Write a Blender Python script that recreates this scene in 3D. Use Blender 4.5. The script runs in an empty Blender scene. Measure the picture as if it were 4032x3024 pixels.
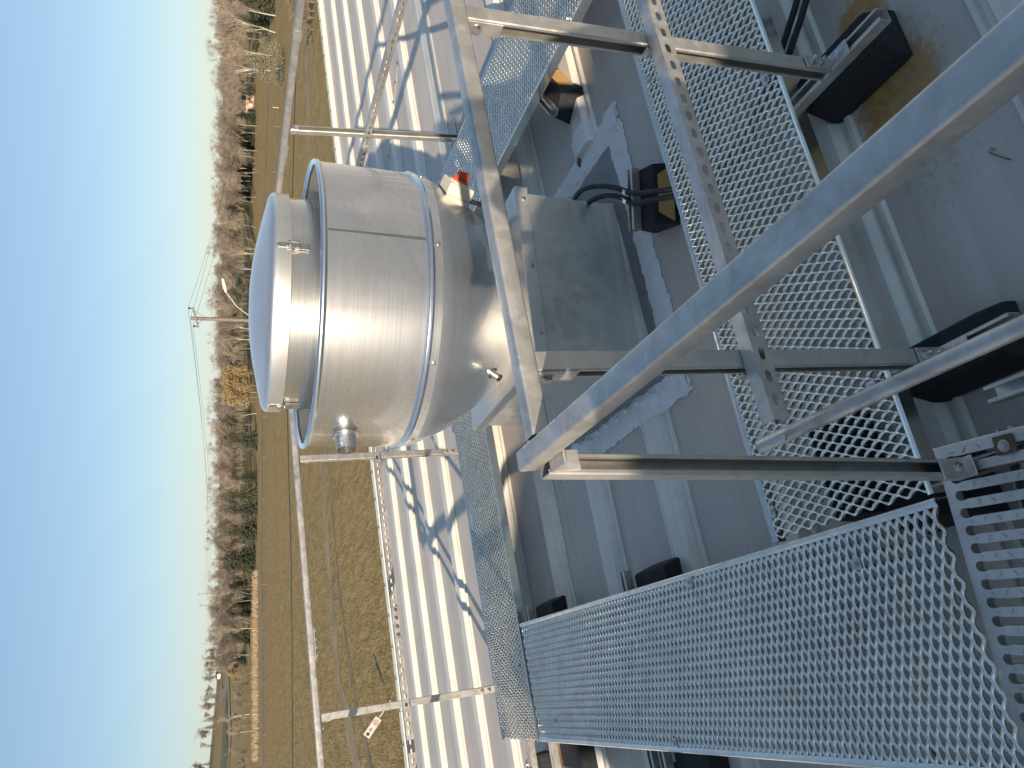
import bpy, math, random
import numpy as np
from mathutils import Matrix, Vector

random.seed(7); rng = np.random.default_rng(7)
scene = bpy.context.scene
col = scene.collection
R_ = math.radians

# ---------------------------------------------------------------- frames
# Roof frame: X up the roof slope, Y across the ribs towards the gable edge,
# Z normal to the roof, origin at the rail corner (top of the handrail).
# The roof rises 2.9 degrees along X.
SLOPE = 0.05
ROOF = Matrix.Rotation(-SLOPE, 4, 'Y')
H = 1.08            # rail top above the walkway
ZW = -H             # walkway surface
ZR = -1.29          # roof pan
GZ = -9.5           # field level (world)

# ---------------------------------------------------------------- camera
FPX, YAW, PITCH, ROLL = 3025.85, 0.3681, -0.3823, 0.0406
CAM = Vector((-0.3385, -1.2070, 0.5324))
fw = Vector((math.sin(YAW)*math.cos(PITCH), math.cos(YAW)*math.cos(PITCH), math.sin(PITCH)))
r0 = fw.cross(Vector((0, 0, 1))).normalized()
d0 = fw.cross(r0)
right = math.cos(ROLL)*r0 + math.sin(ROLL)*d0
down = -math.sin(ROLL)*r0 + math.cos(ROLL)*d0
cam_data = bpy.data.cameras.new('camera')
cam = bpy.data.objects.new('camera', cam_data); col.objects.link(cam)
m = Matrix.Identity(4)
for i in range(3):                       # the phone was held on its side: image right = down
    m[i][0], m[i][1], m[i][2], m[i][3] = down[i], right[i], -fw[i], CAM[i]
cam.matrix_world = ROOF @ m
cam_data.sensor_fit = 'HORIZONTAL'; cam_data.sensor_width = 36.0
cam_data.lens = 36.0*FPX/4032.0
cam_data.clip_start = 0.02; cam_data.clip_end = 20000
scene.camera = cam
CW = (ROOF @ CAM.to_4d()).to_3d()

# ---------------------------------------------------------------- sun and sky
LIGHT = (ROOF.to_3x3() @ Vector((2.30, 2.70, -1.0))).normalized()
elev = math.asin(-LIGHT.z); azim = math.atan2(-LIGHT.x, -LIGHT.y)
world = bpy.data.worlds.new('World'); scene.world = world; world.use_nodes = True
wn = world.node_tree.nodes; wl = world.node_tree.links; wn.clear()
sky = wn.new('ShaderNodeTexSky'); sky.sky_type = 'NISHITA'; sky.sun_disc = False
sky.sun_elevation = elev; sky.sun_rotation = azim
sky.altitude = 600; sky.air_density = 1.0; sky.dust_density = 0.2; sky.ozone_density = 4.5
bg = wn.new('ShaderNodeBackground'); bg.inputs['Strength'].default_value = 0.145
wo = wn.new('ShaderNodeOutputWorld')
gm = wn.new('ShaderNodeGamma'); gm.inputs['Gamma'].default_value = 0.62
hs_ = wn.new('ShaderNodeHueSaturation'); hs_.inputs['Saturation'].default_value = 0.98
wl.new(sky.outputs[0], gm.inputs[0]); wl.new(gm.outputs[0], hs_.inputs['Color']); wl.new(hs_.outputs[0], bg.inputs[0]); wl.new(bg.outputs[0], wo.inputs[0])
sun_d = bpy.data.lights.new('sun', 'SUN'); sun_d.energy = 3.8; sun_d.angle = R_(0.53)
sun_d.color = (1.0, 0.86, 0.69)
sun = bpy.data.objects.new('sun', sun_d); col.objects.link(sun)
sun.rotation_euler = LIGHT.to_track_quat('-Z', 'Y').to_euler()
sun.location = (0, 0, 30)

vs = scene.view_settings
vs.view_transform = 'Standard'; vs.look = 'None'; vs.exposure = 0.84; vs.gamma = 1.0
vs.use_curve_mapping = False
cy = scene.cycles
cy.use_denoising = True
cy.max_bounces = 8; cy.diffuse_bounces = 3; cy.glossy_bounces = 5; cy.transmission_bounces = 3
cy.sample_clamp_indirect = 4.0; cy.caustics_reflective = False; cy.caustics_refractive = False

# ---------------------------------------------------------------- materials
def mat(name):
    mt = bpy.data.materials.new(name); mt.use_nodes = True
    nt = mt.node_tree; b = nt.nodes['Principled BSDF']
    return mt, nt, b

def ramp(nt, fac, stops):
    r = nt.nodes.new('ShaderNodeValToRGB')
    el = r.color_ramp.elements
    while len(el) > 1: el.remove(el[-1])
    el[0].position, el[0].color = stops[0][0], (*stops[0][1], 1)
    for pos, c in stops[1:]:
        e = el.new(pos); e.color = (*c, 1)
    nt.links.new(fac, r.inputs[0]); return r.outputs[0]

def noise(nt, scale, detail=4, rough=0.55, vec=None, dist=0.0):
    n = nt.nodes.new('ShaderNodeTexNoise'); n.inputs['Scale'].default_value = scale
    n.inputs['Detail'].default_value = detail; n.inputs['Roughness'].default_value = rough
    n.inputs['Distortion'].default_value = dist
    if vec: nt.links.new(vec, n.inputs['Vector'])
    return n.outputs['Fac']

def coords(nt, kind='Object', scale=(1, 1, 1), loc=(0, 0, 0)):
    tc = nt.nodes.new('ShaderNodeTexCoord'); mp = nt.nodes.new('ShaderNodeMapping')
    mp.inputs['Scale'].default_value = scale; mp.inputs['Location'].default_value = loc
    nt.links.new(tc.outputs[kind], mp.inputs[0]); return mp.outputs[0]

def geo_coords(nt, scale=(1, 1, 1)):
    g = nt.nodes.new('ShaderNodeNewGeometry'); mp = nt.nodes.new('ShaderNodeMapping')
    mp.inputs['Scale'].default_value = scale
    nt.links.new(g.outputs['Position'], mp.inputs[0]); return mp.outputs[0]

def mix(nt, fac, a, b, blend='MIX'):
    n = nt.nodes.new('ShaderNodeMix'); n.data_type = 'RGBA'; n.blend_type = blend
    if isinstance(fac, float): n.inputs[0].default_value = fac
    else: nt.links.new(fac, n.inputs[0])
    for s, v in ((6, a), (7, b)):
        if isinstance(v, tuple): n.inputs[s].default_value = (*v, 1)
        else: nt.links.new(v, n.inputs[s])
    return n.outputs[2]

def bump(nt, b, h, strength=0.2, dist=0.01):
    n = nt.nodes.new('ShaderNodeBump'); n.inputs['Strength'].default_value = strength
    n.inputs['Distance'].default_value = dist
    nt.links.new(h, n.inputs['Height']); nt.links.new(n.outputs[0], b.inputs['Normal'])

def plain(name, c, rough=0.6, metal=0.0, var=0.12, scale=8.0, coat=0.0):
    mt, nt, b = mat(name)
    v = noise(nt, scale, 5, 0.6, geo_coords(nt))
    lo = tuple(max(0, x*(1-var)) for x in c); hi = tuple(min(1, x*(1+var)) for x in c)
    nt.links.new(ramp(nt, v, [(0.3, lo), (0.7, hi)]), b.inputs['Base Color'])
    b.inputs['Roughness'].default_value = rough; b.inputs['Metallic'].default_value = metal
    b.inputs['Coat Weight'].default_value = coat
    return mt

def galv(name, base, rough, spangle=45, metal=0.85, spread=0.16):
    mt, nt, b = mat(name)
    co = geo_coords(nt)
    vo = nt.nodes.new('ShaderNodeTexVoronoi'); vo.inputs['Scale'].default_value = spangle
    nt.links.new(co, vo.inputs['Vector'])
    n1 = noise(nt, 10, 7, 0.68, co, 0.9)
    n2 = noise(nt, 3.0, 4, 0.6, co)
    lo = tuple(x*(1-spread) for x in base); hi = tuple(min(1, x*(1+spread)) for x in base)
    c1 = ramp(nt, n1, [(0.32, lo), (0.72, hi)])
    sp = nt.nodes.new('ShaderNodeSeparateColor'); nt.links.new(vo.outputs['Color'], sp.inputs[0])
    c2 = mix(nt, 0.10, c1, sp.outputs[0], 'OVERLAY') if False else c1
    nt.links.new(c2, b.inputs['Base Color'])
    rr = nt.nodes.new('ShaderNodeMapRange'); rr.inputs['To Min'].default_value = rough*0.75
    rr.inputs['To Max'].default_value = min(1, rough*1.35)
    mx = nt.nodes.new('ShaderNodeMath'); mx.operation = 'ADD'
    hf = nt.nodes.new('ShaderNodeMath'); hf.operation = 'MULTIPLY'; hf.inputs[1].default_value = 0.35
    nt.links.new(sp.outputs[0], hf.inputs[0]); nt.links.new(n2, mx.inputs[0]); nt.links.new(hf.outputs[0], mx.inputs[1])
    rr.inputs['From Min'].default_value = 0.25; rr.inputs['From Max'].default_value = 1.0
    nt.links.new(mx.outputs[0], rr.inputs[0]); nt.links.new(rr.outputs[0], b.inputs['Roughness'])
    b.inputs['Metallic'].default_value = metal
    bump(nt, b, n1, 0.05, 0.004)
    return mt

M = {}
M['galv'] = galv('galvanised_steel', (0.64, 0.59, 0.535), 0.44, 45, 0.85, 0.26)
M['strut'] = galv('strut_steel', (0.65, 0.61, 0.55), 0.42)
M['grate'] = galv('grating_steel', (0.95, 0.87, 0.77), 0.19, 60, 0.95)
M['sheet'] = galv('curb_sheet_steel', (0.74, 0.71, 0.66), 0.42, 30, 0.85, 0.05)
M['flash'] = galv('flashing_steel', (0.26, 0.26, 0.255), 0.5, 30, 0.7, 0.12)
M['bolt'] = plain('bolt_steel', (0.62, 0.60, 0.56), 0.28, 1.0, 0.15, 60)
M['dark_bolt'] = plain('rusty_plate', (0.17, 0.10, 0.06), 0.7, 0.2, 0.4, 60)
M['seam'] = plain('dark_seam', (0.16, 0.16, 0.16), 0.5, 0.6)
M['rust'] = plain('rusty_steel', (0.30, 0.10, 0.03), 0.85, 0.0, 0.5, 60)
M['rubber_sticker'] = plain('amber_reflector', (0.62, 0.36, 0.12), 0.45, 0.0, 0.10, 30)
M['conduit'] = plain('black_conduit', (0.022, 0.023, 0.025), 0.45, 0.0, 0.2, 30)
M['beige'] = plain('beige_plastic', (0.80, 0.72, 0.56), 0.45, 0.0, 0.04, 5)
M['orange'] = plain('orange_plastic', (0.85, 0.13, 0.05), 0.4, 0.0, 0.05, 8)
M['label_black'] = plain('black_label', (0.03, 0.03, 0.035), 0.45)
M['label_white'] = plain('label_lettering', (0.78, 0.78, 0.76), 0.6)
M['trim'] = plain('cream_trim', (0.80, 0.74, 0.60), 0.5, 0.0, 0.05, 2)
M['wall'] = plain('wall_sheet', (0.55, 0.54, 0.50), 0.6)
M['jacket'] = plain('dark_jacket', (0.03, 0.035, 0.05), 0.8)
M['skin'] = plain('skin', (0.55, 0.34, 0.25), 0.5)
M['wood'] = plain('weathered_pole_wood', (0.20, 0.175, 0.145), 0.85, 0, 0.25, 6)
M['wire'] = plain('dark_wire', (0.03, 0.03, 0.03), 0.6)
M['insul'] = plain('insulator', (0.05, 0.05, 0.06), 0.3)
M['lamp'] = plain('lamp_white', (0.80, 0.80, 0.76), 0.4)
M['sign_white'] = plain('sign_white', (0.78, 0.76, 0.70), 0.5, 0, 0.05)
M['sign_red'] = plain('sign_red', (0.50, 0.20, 0.19), 0.5)
M['sign_dark'] = plain('sign_dark', (0.08, 0.07, 0.08), 0.5)
M['house_pink'] = plain('house_wall_tan', (0.62, 0.40, 0.26), 0.8)
M['house_white'] = plain('house_wall_white', (0.75, 0.72, 0.66), 0.7)
M['house_roof'] = plain('house_roof', (0.16, 0.12, 0.10), 0.8)
M['house_glass'] = plain('house_window', (0.05, 0.06, 0.08), 0.15)
M['bark'] = plain('grey_brown_bark', (0.24, 0.18, 0.135), 0.9, 0, 0.3, 3)
M['birch'] = plain('pale_birch_bark', (0.60, 0.54, 0.44), 0.8, 0, 0.2, 2)
M['twigs'] = plain('bare_twigs', (0.26, 0.215, 0.165), 0.9, 0, 0.25, 0.6)
M['twigs_red'] = plain('reddish_twigs', (0.26, 0.195, 0.145), 0.9, 0, 0.25, 0.6)
M['yellow_leaf'] = plain('yellow_autumn_leaves', (0.32, 0.23, 0.10), 0.8, 0, 0.3, 0.7)
M['spruce'] = plain('spruce_needles', (0.085, 0.088, 0.046), 0.85, 0, 0.35, 0.8)
M['spruce_dark'] = plain('dark_spruce_needles', (0.055, 0.065, 0.035), 0.85, 0, 0.35, 0.8)
M['willow'] = plain('grey_green_willow', (0.24, 0.22, 0.14), 0.85, 0, 0.3, 0.8)
M['dry_grass'] = plain('dry_tall_grass', (0.40, 0.30, 0.19), 0.9, 0, 0.3, 0.5)
M['marker'] = plain('yellow_marker', (0.80, 0.55, 0.12), 0.6)

def make_rubber():
    mt, nt, b = mat('recycled_rubber')
    co = geo_coords(nt)
    n = noise(nt, 260, 2, 0.5, co)
    n2 = noise(nt, 25, 5, 0.7, co)
    base = ramp(nt, n2, [(0.3, (0.010, 0.010, 0.011)), (0.75, (0.026, 0.027, 0.029))])
    spk = ramp(nt, n, [(0.735, (0, 0, 0)), (0.755, (1, 1, 1))])
    nt.links.new(mix(nt, spk, base, (0.42, 0.42, 0.40)), b.inputs['Base Color'])
    b.inputs['Roughness'].default_value = 0.8
    bump(nt, b, n2, 0.5, 0.004)
    return mt
M['rubber'] = make_rubber()

def make_alu(name, rough, aniso, base=(0.80, 0.79, 0.77), coat=0.6):
    mt, nt, b = mat(name)
    co = coords(nt, 'Object')
    streak = noise(nt, 1.0, 5, 0.6, coords(nt, 'Object', (0.6, 0.6, 120.0)))
    blot = noise(nt, 5.0, 5, 0.65, co, 0.5)
    scr = noise(nt, 1.0, 3, 0.5, coords(nt, 'Object', (55, 55, 38)), 1.6)
    c = ramp(nt, blot, [(0.25, tuple(x*0.90 for x in base)), (0.75, tuple(min(1, x*1.06) for x in base))])
    sc = ramp(nt, scr, [(0.76, (0, 0, 0)), (0.775, (1, 1, 1))])
    nt.links.new(mix(nt, sc, c, (0.93, 0.93, 0.92)), b.inputs['Base Color'])
    b.inputs['Metallic'].default_value = 0.97
    rr = nt.nodes.new('ShaderNodeMapRange'); rr.inputs['From Min'].default_value = 0.3; rr.inputs['From Max'].default_value = 0.7
    rr.inputs['To Min'].default_value = rough*0.85; rr.inputs['To Max'].default_value = rough*1.2
    rr.inputs['To Min'].default_value = rough*0.96; rr.inputs['To Max'].default_value = rough*1.06
    nt.links.new(streak, rr.inputs[0]); nt.links.new(rr.outputs[0], b.inputs['Roughness'])
    b.inputs['Anisotropic'].default_value = aniso
    b.inputs['Coat Weight'].default_value = coat; b.inputs['Coat Roughness'].default_value = 0.065; b.inputs['Coat IOR'].default_value = 1.9
    return mt
M['alu'] = make_alu('spun_aluminium', 0.27, 0.0, (0.82, 0.81, 0.80), 1.0)
M['alu_bowl'] = make_alu('bowl_aluminium', 0.40, 0.0, (0.86, 0.845, 0.82), 0.8)
M['alu_dull'] = make_alu('dull_aluminium', 0.27, 0.0, (0.74, 0.725, 0.70), 1.0)
M['alu_lid'] = make_alu('lid_aluminium', 0.46, 0.0, (0.86, 0.80, 0.745), 0.3)
M['alu_inner'] = make_alu('inner_aluminium', 0.36, 0.0, (0.74, 0.72, 0.70))

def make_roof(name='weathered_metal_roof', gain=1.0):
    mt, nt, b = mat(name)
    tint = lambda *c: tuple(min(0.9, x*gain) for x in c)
    st = noise(nt, 1.0, 6, 0.65, coords(nt, 'Object', (0.9, 26, 26)))
    st2 = noise(nt, 1.0, 4, 0.6, coords(nt, 'Object', (0.35, 7, 7)))
    bl = noise(nt, 2.6, 6, 0.65, coords(nt, 'Object'), 0.4)
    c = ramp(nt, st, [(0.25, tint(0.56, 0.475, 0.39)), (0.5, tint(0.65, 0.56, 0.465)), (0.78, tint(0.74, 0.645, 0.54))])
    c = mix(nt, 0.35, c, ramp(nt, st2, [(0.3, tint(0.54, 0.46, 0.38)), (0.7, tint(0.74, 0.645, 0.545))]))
    # rust blooms with a shape of their own, round the blocks at the near side
    tc = nt.nodes.new('ShaderNodeTexCoord')
    def spot(x, y, rx, ry, soft):
        mp = nt.nodes.new('ShaderNodeMapping'); mp.inputs['Location'].default_value = (-x/rx, -y/ry, -ZR/0.5)
        mp.inputs['Scale'].default_value = (1/rx, 1/ry, 1/0.5)
        nt.links.new(tc.outputs['Object'], mp.inputs[0])
        ln = nt.nodes.new('ShaderNodeVectorMath'); ln.operation = 'LENGTH'; nt.links.new(mp.outputs[0], ln.inputs[0])
        r = nt.nodes.new('ShaderNodeMapRange'); r.inputs['From Min'].default_value = 1.0; r.inputs['From Max'].default_value = soft
        nt.links.new(ln.outputs['Value'], r.inputs[0]); return r.outputs[0]
    def mx(a, bb, op='MAXIMUM'):
        n = nt.nodes.new('ShaderNodeMath'); n.operation = op
        for i, v in enumerate((a, bb)):
            if isinstance(v, float): n.inputs[i].default_value = v
            else: nt.links.new(v, n.inputs[i])
        return n.outputs[0]
    s = mx(spot(0.94, -0.02, 0.20, 0.22, 0.25), spot(1.22, 0.0, 0.13, 0.15, 0.2))
    s = mx(s, mx(spot(-0.05, 0.55, 0.16, 0.18, 0.1), mx(spot(0.05, -0.1, 0.12, 0.12, 0.2), 0.9, 'MULTIPLY')))
    s = mx(s, spot(-1.0, 3.3, 0.32, 0.22, 0.2))
    wide = mx(spot(0.9, -0.02, 0.75, 0.42, 0.2), 0.42, 'MULTIPLY')
    s = mx(s, wide)
    rn = noise(nt, 42, 6, 0.75, coords(nt, 'Object'))
    th = mx(mx(s, 0.80, 'MULTIPLY'), rn, 'ADD')
    rf = ramp(nt, th, [(0.78, (0, 0, 0)), (1.0, (1, 1, 1))])
    rc = ramp(nt, rn, [(0.35, (0.46, 0.20, 0.05)), (0.65, (0.60, 0.34, 0.12))])
    c = mix(nt, rf, c, rc)
    dirt = ramp(nt, bl, [(0.42, (0, 0, 0)), (0.72, (0.4, 0.4, 0.4))])
    c = mix(nt, dirt, c, (0.44, 0.39, 0.33))
    nt.links.new(c, b.inputs['Base Color'])
    b.inputs['Metallic'].default_value = 0.20
    rr = nt.nodes.new('ShaderNodeMapRange'); rr.inputs['To Min'].default_value = 0.40; rr.inputs['To Max'].default_value = 0.62
    nt.links.new(st, rr.inputs[0]); nt.links.new(rr.outputs[0], b.inputs['Roughness'])
    bump(nt, b, st, 0.08, 0.004)
    return mt
M['roof'] = make_roof()
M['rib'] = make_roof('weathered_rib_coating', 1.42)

def make_sealant():
    mt, nt, b = mat('brushed_white_sealant')
    co = coords(nt, 'Object')
    n = noise(nt, 9, 6, 0.7, co, 0.8); n2 = noise(nt, 40, 4, 0.6, co)
    c = ramp(nt, n, [(0.30, (0.80, 0.69, 0.58)), (0.42, (0.97, 0.89, 0.79)), (0.9, (0.98, 0.92, 0.84))])
    d = ramp(nt, n2, [(0.66, (0, 0, 0)), (0.8, (0.5, 0.5, 0.5))])
    nt.links.new(mix(nt, d, c, (0.45, 0.38, 0.30)), b.inputs['Base Color'])
    b.inputs['Roughness'].default_value = 0.6
    bump(nt, b, n2, 0.35, 0.004)
    return mt
M['sealant'] = make_sealant()

def make_field():
    mt, nt, b = mat('autumn_grass_field')
    big = noise(nt, 1.0, 5, 0.6, geo_coords(nt, (0.006, 0.060, 0.02)), 0.3)
    mid = noise(nt, 1.0, 6, 0.7, geo_coords(nt, (0.118, 0.324, 0.092)), 0.4)
    fine = noise(nt, 1.0, 5, 0.75, geo_coords(nt, (1.5, 0.42, 1.0)))
    tuft = noise(nt, 1.0, 3, 0.8, geo_coords(nt, (2.4, 0.8, 1.0)))
    c = ramp(nt, big, [(0.30, (0.250, 0.205, 0.080)), (0.48, (0.350, 0.231, 0.096)), (0.62, (0.393, 0.277, 0.111)), (0.75, (0.329, 0.194, 0.091))])
    c = mix(nt, 0.6, c, ramp(nt, mid, [(0.28, (0.212, 0.183, 0.056)), (0.42, (0.350, 0.246, 0.096)), (0.55, (0.393, 0.236, 0.107)), (0.72, (0.478, 0.345, 0.157))]))
    c = mix(nt, 0.62, c, ramp(nt, fine, [(0.32, (0.202, 0.152, 0.056)), (0.6, (0.478, 0.345, 0.157))]))
    dk = ramp(nt, tuft, [(0.60, (0, 0, 0)), (0.72, (0.75, 0.75, 0.75))])
    c = mix(nt, dk, c, (0.159, 0.120, 0.045))
    nt.links.new(c, b.inputs['Base Color']); b.inputs['Roughness'].default_value = 0.95
    b.inputs['Specular IOR Level'].default_value = 0.1
    bump(nt, b, fine, 0.8, 0.5)
    return mt
M['field'] = make_field()
M['tuft'] = plain('coarse_tufts', (0.19, 0.15, 0.06), 0.95, 0, 0.3, 0.3)
M['rut'] = plain('dark_rut_earth', (0.235, 0.18, 0.09), 0.95, 0, 0.4, 0.5)
M['track'] = plain('dirt_track', (0.32, 0.24, 0.13), 0.95, 0, 0.3, 0.5)
M['road'] = plain('gravel_road', (0.29, 0.22, 0.13), 0.9, 0, 0.2, 0.2)
M['green'] = plain('green_field', (0.115, 0.115, 0.04), 0.95, 0, 0.3, 0.05)

# ---------------------------------------------------------------- mesh builder
class MB:
    def __init__(s): s.v = []; s.f = []
    def add(s, verts, faces, mtx=None):
        o = len(s.v)
        if mtx is not None: verts = [tuple(mtx @ Vector(v)) for v in verts]
        s.v += [tuple(v) for v in verts]; s.f += [tuple(i+o for i in f) for f in faces]; return s
    def box(s, c, d, mtx=None, ch=0.0):
        x, y, z = (k/2 for k in d)
        if ch <= 0:
            vs_ = [(c[0]+a*x, c[1]+b*y, c[2]+e*z) for a in (-1, 1) for b in (-1, 1) for e in (-1, 1)]
            fs = [(0, 1, 3, 2), (4, 6, 7, 5), (0, 4, 5, 1), (2, 3, 7, 6), (0, 2, 6, 4), (1, 5, 7, 3)]
        else:
            vs_ = []; idx = {}
            for a in (-1, 1):
                for b in (-1, 1):
                    for e in (-1, 1):
                        for k in range(3):
                            p = [a*x, b*y, e*z]; q = [a*(x-ch), b*(y-ch), e*(z-ch)]
                            q[k] = p[k]; idx[(a, b, e, k)] = len(vs_)
                            vs_.append((c[0]+q[0], c[1]+q[1], c[2]+q[2]))
            fs = []
            for k in range(3):
                for sg in (-1, 1):
                    o = [i for i in range(3) if i != k]; quad = []
                    for (p, q) in ((-1, -1), (1, -1), (1, 1), (-1, 1)):
                        t = [0, 0, 0]; t[k] = sg; t[o[0]] = p; t[o[1]] = q; quad.append(idx[(*t, k)])
                    fs.append(tuple(quad))
            for k in range(3):
                o = [i for i in range(3) if i != k]
                for p in (-1, 1):
                    for q in (-1, 1):
                        t1 = [0]*3; t1[o[0]] = p; t1[o[1]] = q; t1[k] = -1; t2 = list(t1); t2[k] = 1
                        fs.append((idx[(*t1, o[0])], idx[(*t2, o[0])], idx[(*t2, o[1])], idx[(*t1, o[1])]))
            for a in (-1, 1):
                for b in (-1, 1):
                    for e in (-1, 1): fs.append(tuple(idx[(a, b, e, k)] for k in range(3)))
        return s.add(vs_, fs, mtx)
    def prism(s, prof, p0, p1, up=(0, 0, 1), cap=True, closed=True):
        """profile (a,b) swept from p0 to p1; a along side, b along up"""
        p0, p1 = Vector(p0), Vector(p1); ax = (p1-p0).normalized(); u = Vector(up)
        sd = ax.cross(u).normalized(); u = sd.cross(ax).normalized(); n = len(prof)
        vs_ = [tuple(p + sd*a + u*b) for p in (p0, p1) for a, b in prof]
        fs = [(i, (i+1) % n, n+(i+1) % n, n+i) for i in range(n if closed else n-1)]
        if cap and closed: fs += [tuple(range(n-1, -1, -1)), tuple(range(n, 2*n))]
        return s.add(vs_, fs)
    def tube(s, pts, r, n=8, cap=True):
        pts = [Vector(p) for p in pts]; k = len(pts)
        rs = r if isinstance(r, (list, tuple)) else [r]*k
        vs_ = []; u = None
        for i, p in enumerate(pts):
            t = (pts[min(i+1, k-1)]-pts[max(i-1, 0)]).normalized()
            if u is None: u = t.orthogonal().normalized()
            u = (u - t*u.dot(t)).normalized(); w = t.cross(u)
            for j in range(n):
                a = 2*math.pi*j/n; vs_.append(tuple(p + rs[i]*(math.cos(a)*u + math.sin(a)*w)))
        fs = [(i*n+j, i*n+(j+1) % n, (i+1)*n+(j+1) % n, (i+1)*n+j) for i in range(k-1) for j in range(n)]
        if cap: fs += [tuple(range(n-1, -1, -1)), tuple((k-1)*n+j for j in range(n))]
        return s.add(vs_, fs)
    def lathe(s, prof, n=96, mtx=None, a0=0.0, a1=2*math.pi):
        full = abs(a1-a0-2*math.pi) < 1e-6; cnt = n if full else n+1
        vs_ = [(r*math.cos(a0+(a1-a0)*j/n), r*math.sin(a0+(a1-a0)*j/n), z) for r, z in prof for j in range(cnt)]
        fs = []
        for i in range(len(prof)-1):
            for j in range(n):
                j2 = (j+1) % cnt
                fs.append((i*cnt+j, i*cnt+j2, (i+1)*cnt+j2, (i+1)*cnt+j))
        return s.add(vs_, fs, mtx)
    def hexbolt(s, c, ax, r=0.009, h=0.007, washer=True, thread=0.0):
        c = Vector(c); ax = Vector(ax).normalized()
        if washer: s.tube([c, c+ax*0.0022], r*1.45, 14)
        s.tube([c+ax*0.001, c+ax*(0.002+h)], r, 6)
        if thread: s.tube([c+ax*h, c+ax*(h+thread)], r*0.55, 8)
        return s

def obj(name, mb, material, parent=None, smooth=None, mtx=None, bevel=0.0):
    me = bpy.data.meshes.new(name)
    if isinstance(mb, MB): me.from_pydata(mb.v, [], mb.f)
    else: me = mb
    me.materials.clear(); me.materials.append(M[material])
    if smooth is not None:
        me.shade_smooth()
        me.set_sharp_from_angle(angle=R_(smooth))
    o = bpy.data.objects.new(name, me); col.objects.link(o)
    if parent is not None: o.parent = parent
    if mtx is not None:
        if parent is not None: o.matrix_local = mtx
        else: o.matrix_world = mtx
    if bevel:
        b = o.modifiers.new('bevel', 'BEVEL'); b.width = bevel; b.segments = 2; b.limit_method = 'ANGLE'; b.angle_limit = R_(40)
    return o

def tag(o, label, cat=None, group=None, kind=None):
    o['label'] = label
    if cat: o['category'] = cat
    if group: o['group'] = group
    if kind: o['kind'] = kind
    return o

def thing(name, label, cat, loc=(0, 0, 0), rot=None, roof=True, group=None):
    o = bpy.data.objects.new(name, None); col.objects.link(o); o.empty_display_size = 0.1
    mm = Matrix.Translation(Vector(loc))
    if rot is not None: mm = mm @ rot.to_4x4()
    o.matrix_world = (ROOF @ mm) if roof else mm
    return tag(o, label, cat, group)

def struct(o): o['kind'] = 'structure'; return o

# ---------------------------------------------------------------- the roof
RX0, RX1, RY0, RY1 = -7.0, 15.0, -9.0, 7.30
roof = obj('roof', MB().add([(RX0, RY0, ZR), (RX1, RY0, ZR), (RX1, RY1, ZR), (RX0, RY1, ZR)], [(0, 1, 2, 3)]), 'roof', mtx=ROOF)
struct(roof)
for v in roof.data.vertices: v.co.z -= 0.012         # the deck under the sheets
for k in range(-14, 12):
    ya, yb_ = max(RY0, 0.255+0.64*(k-1)), min(RY1, 0.255+0.64*k)
    if yb_-ya < 0.05: continue
    obj('roof_sheet', MB().box(((RX0+RX1)/2, (ya+yb_)/2, ZR-0.002), (RX1-RX0, yb_-ya-0.002, 0.004)), 'roof', roof)
RIB = [(-0.118, -0.004), (-0.118, 0.004), (-0.110, 0.013), (-0.096, 0.013), (-0.088, 0.002), (-0.076, 0.002), (-0.060, 0.031), (-0.053, 0.036),
       (-0.020, 0.0365), (0.020, 0.0365), (0.053, 0.036), (0.060, 0.031), (0.076, 0.002), (0.088, 0.002), (0.096, 0.013), (0.110, 0.013), (0.118, 0.004), (0.118, -0.004)]
def rib_mesh(x0, x1):
    mb = MB()
    mb.prism([(-a, b) for a, b in RIB], (x0, 0, 0), (x1, 0, 0))
    return mb
rib_full = None
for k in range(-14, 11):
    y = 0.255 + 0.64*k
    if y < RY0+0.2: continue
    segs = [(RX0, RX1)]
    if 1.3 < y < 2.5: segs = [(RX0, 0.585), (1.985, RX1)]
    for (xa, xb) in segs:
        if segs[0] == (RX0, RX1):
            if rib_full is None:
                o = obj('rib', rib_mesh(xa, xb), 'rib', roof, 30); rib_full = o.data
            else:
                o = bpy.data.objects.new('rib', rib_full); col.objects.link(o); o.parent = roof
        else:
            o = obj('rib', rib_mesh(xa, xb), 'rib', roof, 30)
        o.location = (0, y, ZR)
# gable edge trim with its screws, the gable wall and the eave walls
mb = MB()
mb.prism([(0.0, 0.0), (0.0, 0.055), (-0.10, 0.060), (-0.14, 0.052), (-0.14, -0.22), (-0.13, -0.22), (-0.13, 0.02)], (RX0, RY1-0.02, ZR), (RX1, RY1-0.02, ZR))
obj('rake_trim', mb, 'trim', roof)
scr = MB().hexbolt((0, 0, 0), (0, -0.35, 1), 0.012, 0.010)
sm = obj('trim_screw', scr, 'bolt', roof); sm.location = (RX0+0.3, RY1+0.02, ZR+0.056)
for i in range(1, 68):
    o = bpy.data.objects.new('trim_screw', sm.data); col.objects.link(o); o.parent = roof
    o.location = (RX0+0.3+i*0.32, RY1+0.02+rng.uniform(-.006, .006), ZR+0.056)
mb = MB(); mb.box(((RX0+RX1)/2, RY1-0.05, ZR-4.6), (RX1-RX0-0.2, 0.12, 9.0)); obj('gable_wall', mb, 'wall', roof)
mb = MB(); mb.box((RX0+0.15, (RY0+RY1)/2-0.1, ZR-4.6), (0.12, RY1-RY0-0.4, 9.0)); obj('side_wall', mb, 'wall', roof)
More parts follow.
